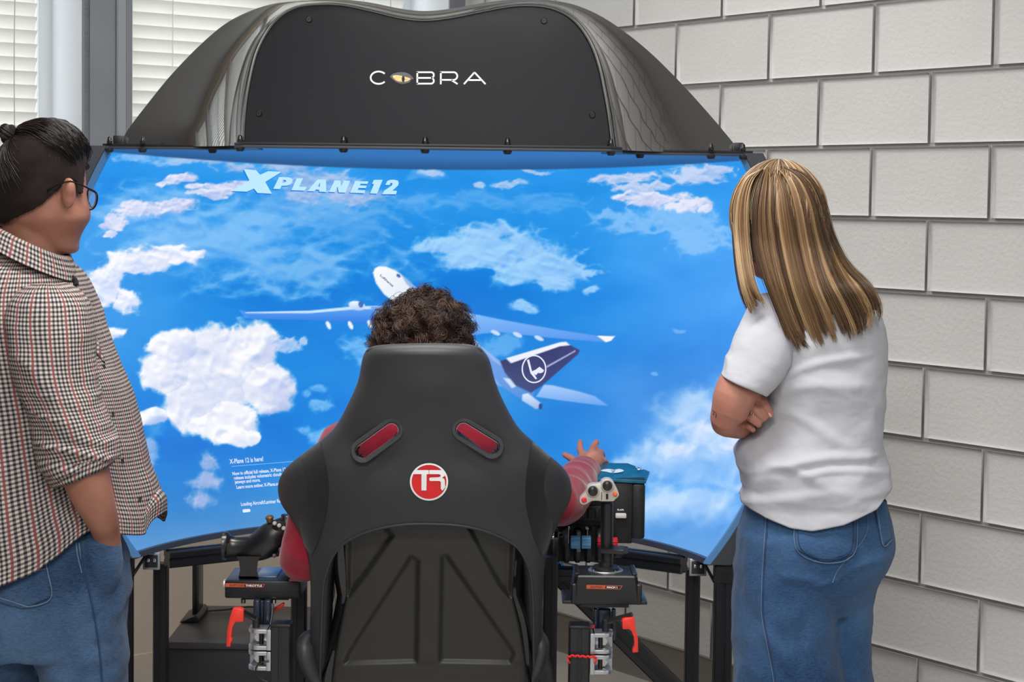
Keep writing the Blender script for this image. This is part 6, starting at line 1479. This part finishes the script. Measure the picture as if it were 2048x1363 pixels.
# ================================================================== the driver in the seat
drv = empty('person', (W(848, 1100, 3.55)[0], 3.62, .5), 'person with dark curly hair and a red sweater sitting in the racing seat', 'person')
YD = 3.50
m_sw = M('crimson_sweater', (150, 22, 46), .9, spec=.2, sheen=.35, bump=(500, .3, .001), var=(20, (134, 18, 40)))
parts = [P_ell(W(846, 692, YD), (.074, .090, .088)), P_tube([W(846, 730, YD), W(846, 830, YD)], [.056, .06]), P_ell(W(846, 700, YD + .09), (.012, .014, .02)), P_ell(W(846, 760, YD + .06), (.04, .045, .035))]
parts += [P_ell(W(768, 700, YD + .01), (.008, .016, .028)), P_ell(W(924, 700, YD + .01), (.008, .016, .028))]
DT = [(800, 800, 895, YD, .055), (840, 735, 960, YD, .08), (880, 690, 1005, YD, .095), (1000, 690, 1005, YD + .01, .10), (1200, 705, 990, YD + .04, .10), (1330, 700, 1000, YD + .08, .11)]
parts += [P_loft(loft_px(DT, 40, 44, 2.3))]
ARM_R = [W(975, 905, YD + .03), W(1050, 965, YD + .05), W(1106, 1000, YD + .07), W(1140, 985, YD + .17), W(1162, 950, YD + .31), W(1176, 936, YD + .37)]
ARM_L = [W(705, 895, YD), W(652, 990, YD - .04), W(611, 1108, YD - .085), W(612, 1100, YD + .01), W(604, 1086, YD + .1), W(594, 1078, YD + .14)]
parts += [P_tube(ARM_R, [.052, .045, .040, .036, .028, .025]), P_tube(ARM_L, [.052, .045, .040, .036, .030, .025])]
hw = W(1180, 930, 3.88); parts += [P_ell(W(1183, 925, 3.90), (.028, .016, .030), [[.9, 0, .43], [0, 1, 0], [-.43, 0, .9]])]
for b0, b1, b2, r_ in (((1168, 915, 3.905), (1160, 897, 3.93), (1161, 882, 3.95), .0085), ((1181, 908, 3.91), (1187, 893, 3.94), (1194, 882, 3.955), .0088), ((1192, 914, 3.91), (1202, 905, 3.935), (1206, 913, 3.95), .0086), ((1196, 924, 3.905), (1209, 921, 3.92), (1214, 930, 3.935), .0078), ((1166, 930, 3.895), (1146, 918, 3.91), (1128, 908, 3.925), .0090)):
    parts.append(P_tube([W(*b0), W(*b1), W(*b2)], [r_ * 1.12, r_, r_ * .82], 12, 14))
parts.append(P_ell(W(592, 1080, 3.64), (.03, .035, .025)))
for k in range(4): parts.append(P_tube([W(585, 1072 + k * 10, 3.62), W(572, 1070 + k * 10, 3.60), W(566, 1078 + k * 10, 3.585)], [.0095, .009, .0075], 10, 10))
parts.append(P_tube([W(596, 1066, 3.62), W(584, 1056, 3.60), W(574, 1050, 3.575)], [.0105, .0095, .008], 10, 10))
for sx in (-1, 1): parts.append(P_tube([W(848 + sx * 95, 1330, YD + .12), (W(848 + sx * 110, 1330, YD)[0], 3.98, .56), (W(848 + sx * 105, 1330, YD)[0], 4.14, .34), (W(848 + sx * 105, 1330, YD)[0], 4.25, .10)], [.08, .068, .05, .04]))
dbody = union('body', parts, .0042, m_skin2, drv, 4)
SWT = [(812, 790, 905, YD, .066), (835, 712, 965, YD, .092), (860, 655, 1005, YD, .108), (900, 655, 1015, YD, .118), (1000, 668, 1015, YD + .01, .122), (1200, 685, 1010, YD + .04, .12), (1340, 680, 1016, YD + .08, .13)]
sp = [P_loft(loft_px(SWT, 40, 50, 2.4)), P_tube(ARM_R[:3] + [W(1140, 985, YD + .17), W(1160, 954, YD + .30), W(1170, 942, YD + .345)], [.068, .058, .052, .047, .038, .034]),
      P_tube(ARM_L[:3] + [W(612, 1100, YD + .0), W(606, 1088, YD + .08)], [.068, .056, .048, .042, .034])]
def folds_sw(co, no):
    x, y, z = co.T; return ridged(x * 9, y * 14, z * 8, 2) * .005 + (fbm(x * 30, y * 30, z * 30) - .5) * .004
sweater = union('sweater', sp, .0055, m_sw, drv, 4, folds_sw)
tr_ = [P_tube([W(848 + sx * 92, 1330, YD + .12), (W(848 + sx * 110, 1330, YD)[0], 3.98, .56), (W(848 + sx * 105, 1330, YD)[0], 4.14, .34), (W(848 + sx * 105, 1330, YD)[0], 4.25, .10)], [.098, .084, .068, .06]) for sx in (-1, 1)]
union('trousers', tr_, .008, M('dark_trousers', (38, 40, 50), .9), drv, 3)
for sx in (-1, 1): shoe(W(848 + sx * 105, 1330, YD)[0], 4.30, math.radians(90), drv)
# curls
m_curl = hair_mat('hair_dark_brown', [(0, (30, 21, 19)), (.5, (62, 44, 37)), (.8, (104, 78, 62)), (1, (150, 118, 96))], .32)
hc0 = W(846, 678, YD)
V1, F1 = P_ell(hc0, (.084, .098, .086), None, 30, 20); mesh('hair_cap', V1, F1, M('curl_cap', (34, 25, 23), .9, spec=.1, bump=(60, .6, .004)), drv)
S, TN = [], []
for k in range(330):
    a = random.uniform(0, 2 * math.pi); cz = random.uniform(-.5, 1); th = math.acos(cz); R_ = random.uniform(.006, .0115); ph_ = random.uniform(0, 6.28); sgn = random.choice([-1, 1]); Ln = random.uniform(.026, .046); turns = random.uniform(1.3, 2.3); tn0 = random.random()
    n = np.array([math.sin(th) * math.cos(a), math.sin(th) * math.sin(a), math.cos(th)]); ax_ = n * .6 + RNG.normal(0, .38, 3) + np.array([0, 0, -.22]); ax_ /= np.linalg.norm(ax_)
    if ax_ @ n < .25: ax_ = ax_ + n * .4; ax_ /= np.linalg.norm(ax_)
    x_, y_, _ = frame_from(ax_)
    for j_ in range(random.randint(16, 30) if k % 9 else 3):
        p0 = hc0 + n * np.array([.081, .095, .083]) + RNG.normal(0, .0035, 3); r_ = R_ * random.uniform(.82, 1.15); L_ = Ln * random.uniform(.8, 1.15); s_ = []; dp = random.gauss(0, .16)
        for t in np.linspace(0, 1, 24):
            g = min(1, t * 2.5); w_ = ph_ + dp + sgn * 2 * math.pi * turns * t; rr_ = r_ * g * (1.1 - .3 * t)
            s_.append(p0 + ax_ * L_ * t * (1 - .2 * t) + (x_ * math.cos(w_) + y_ * math.sin(w_)) * rr_ - np.array([0, 0, .008]) * t * t)
        S.append(s_); TN.append(.15 + .6 * tn0 + random.gauss(0, .12))
hair('curly_hair', S, .0005, m_curl, drv, .5, TN)
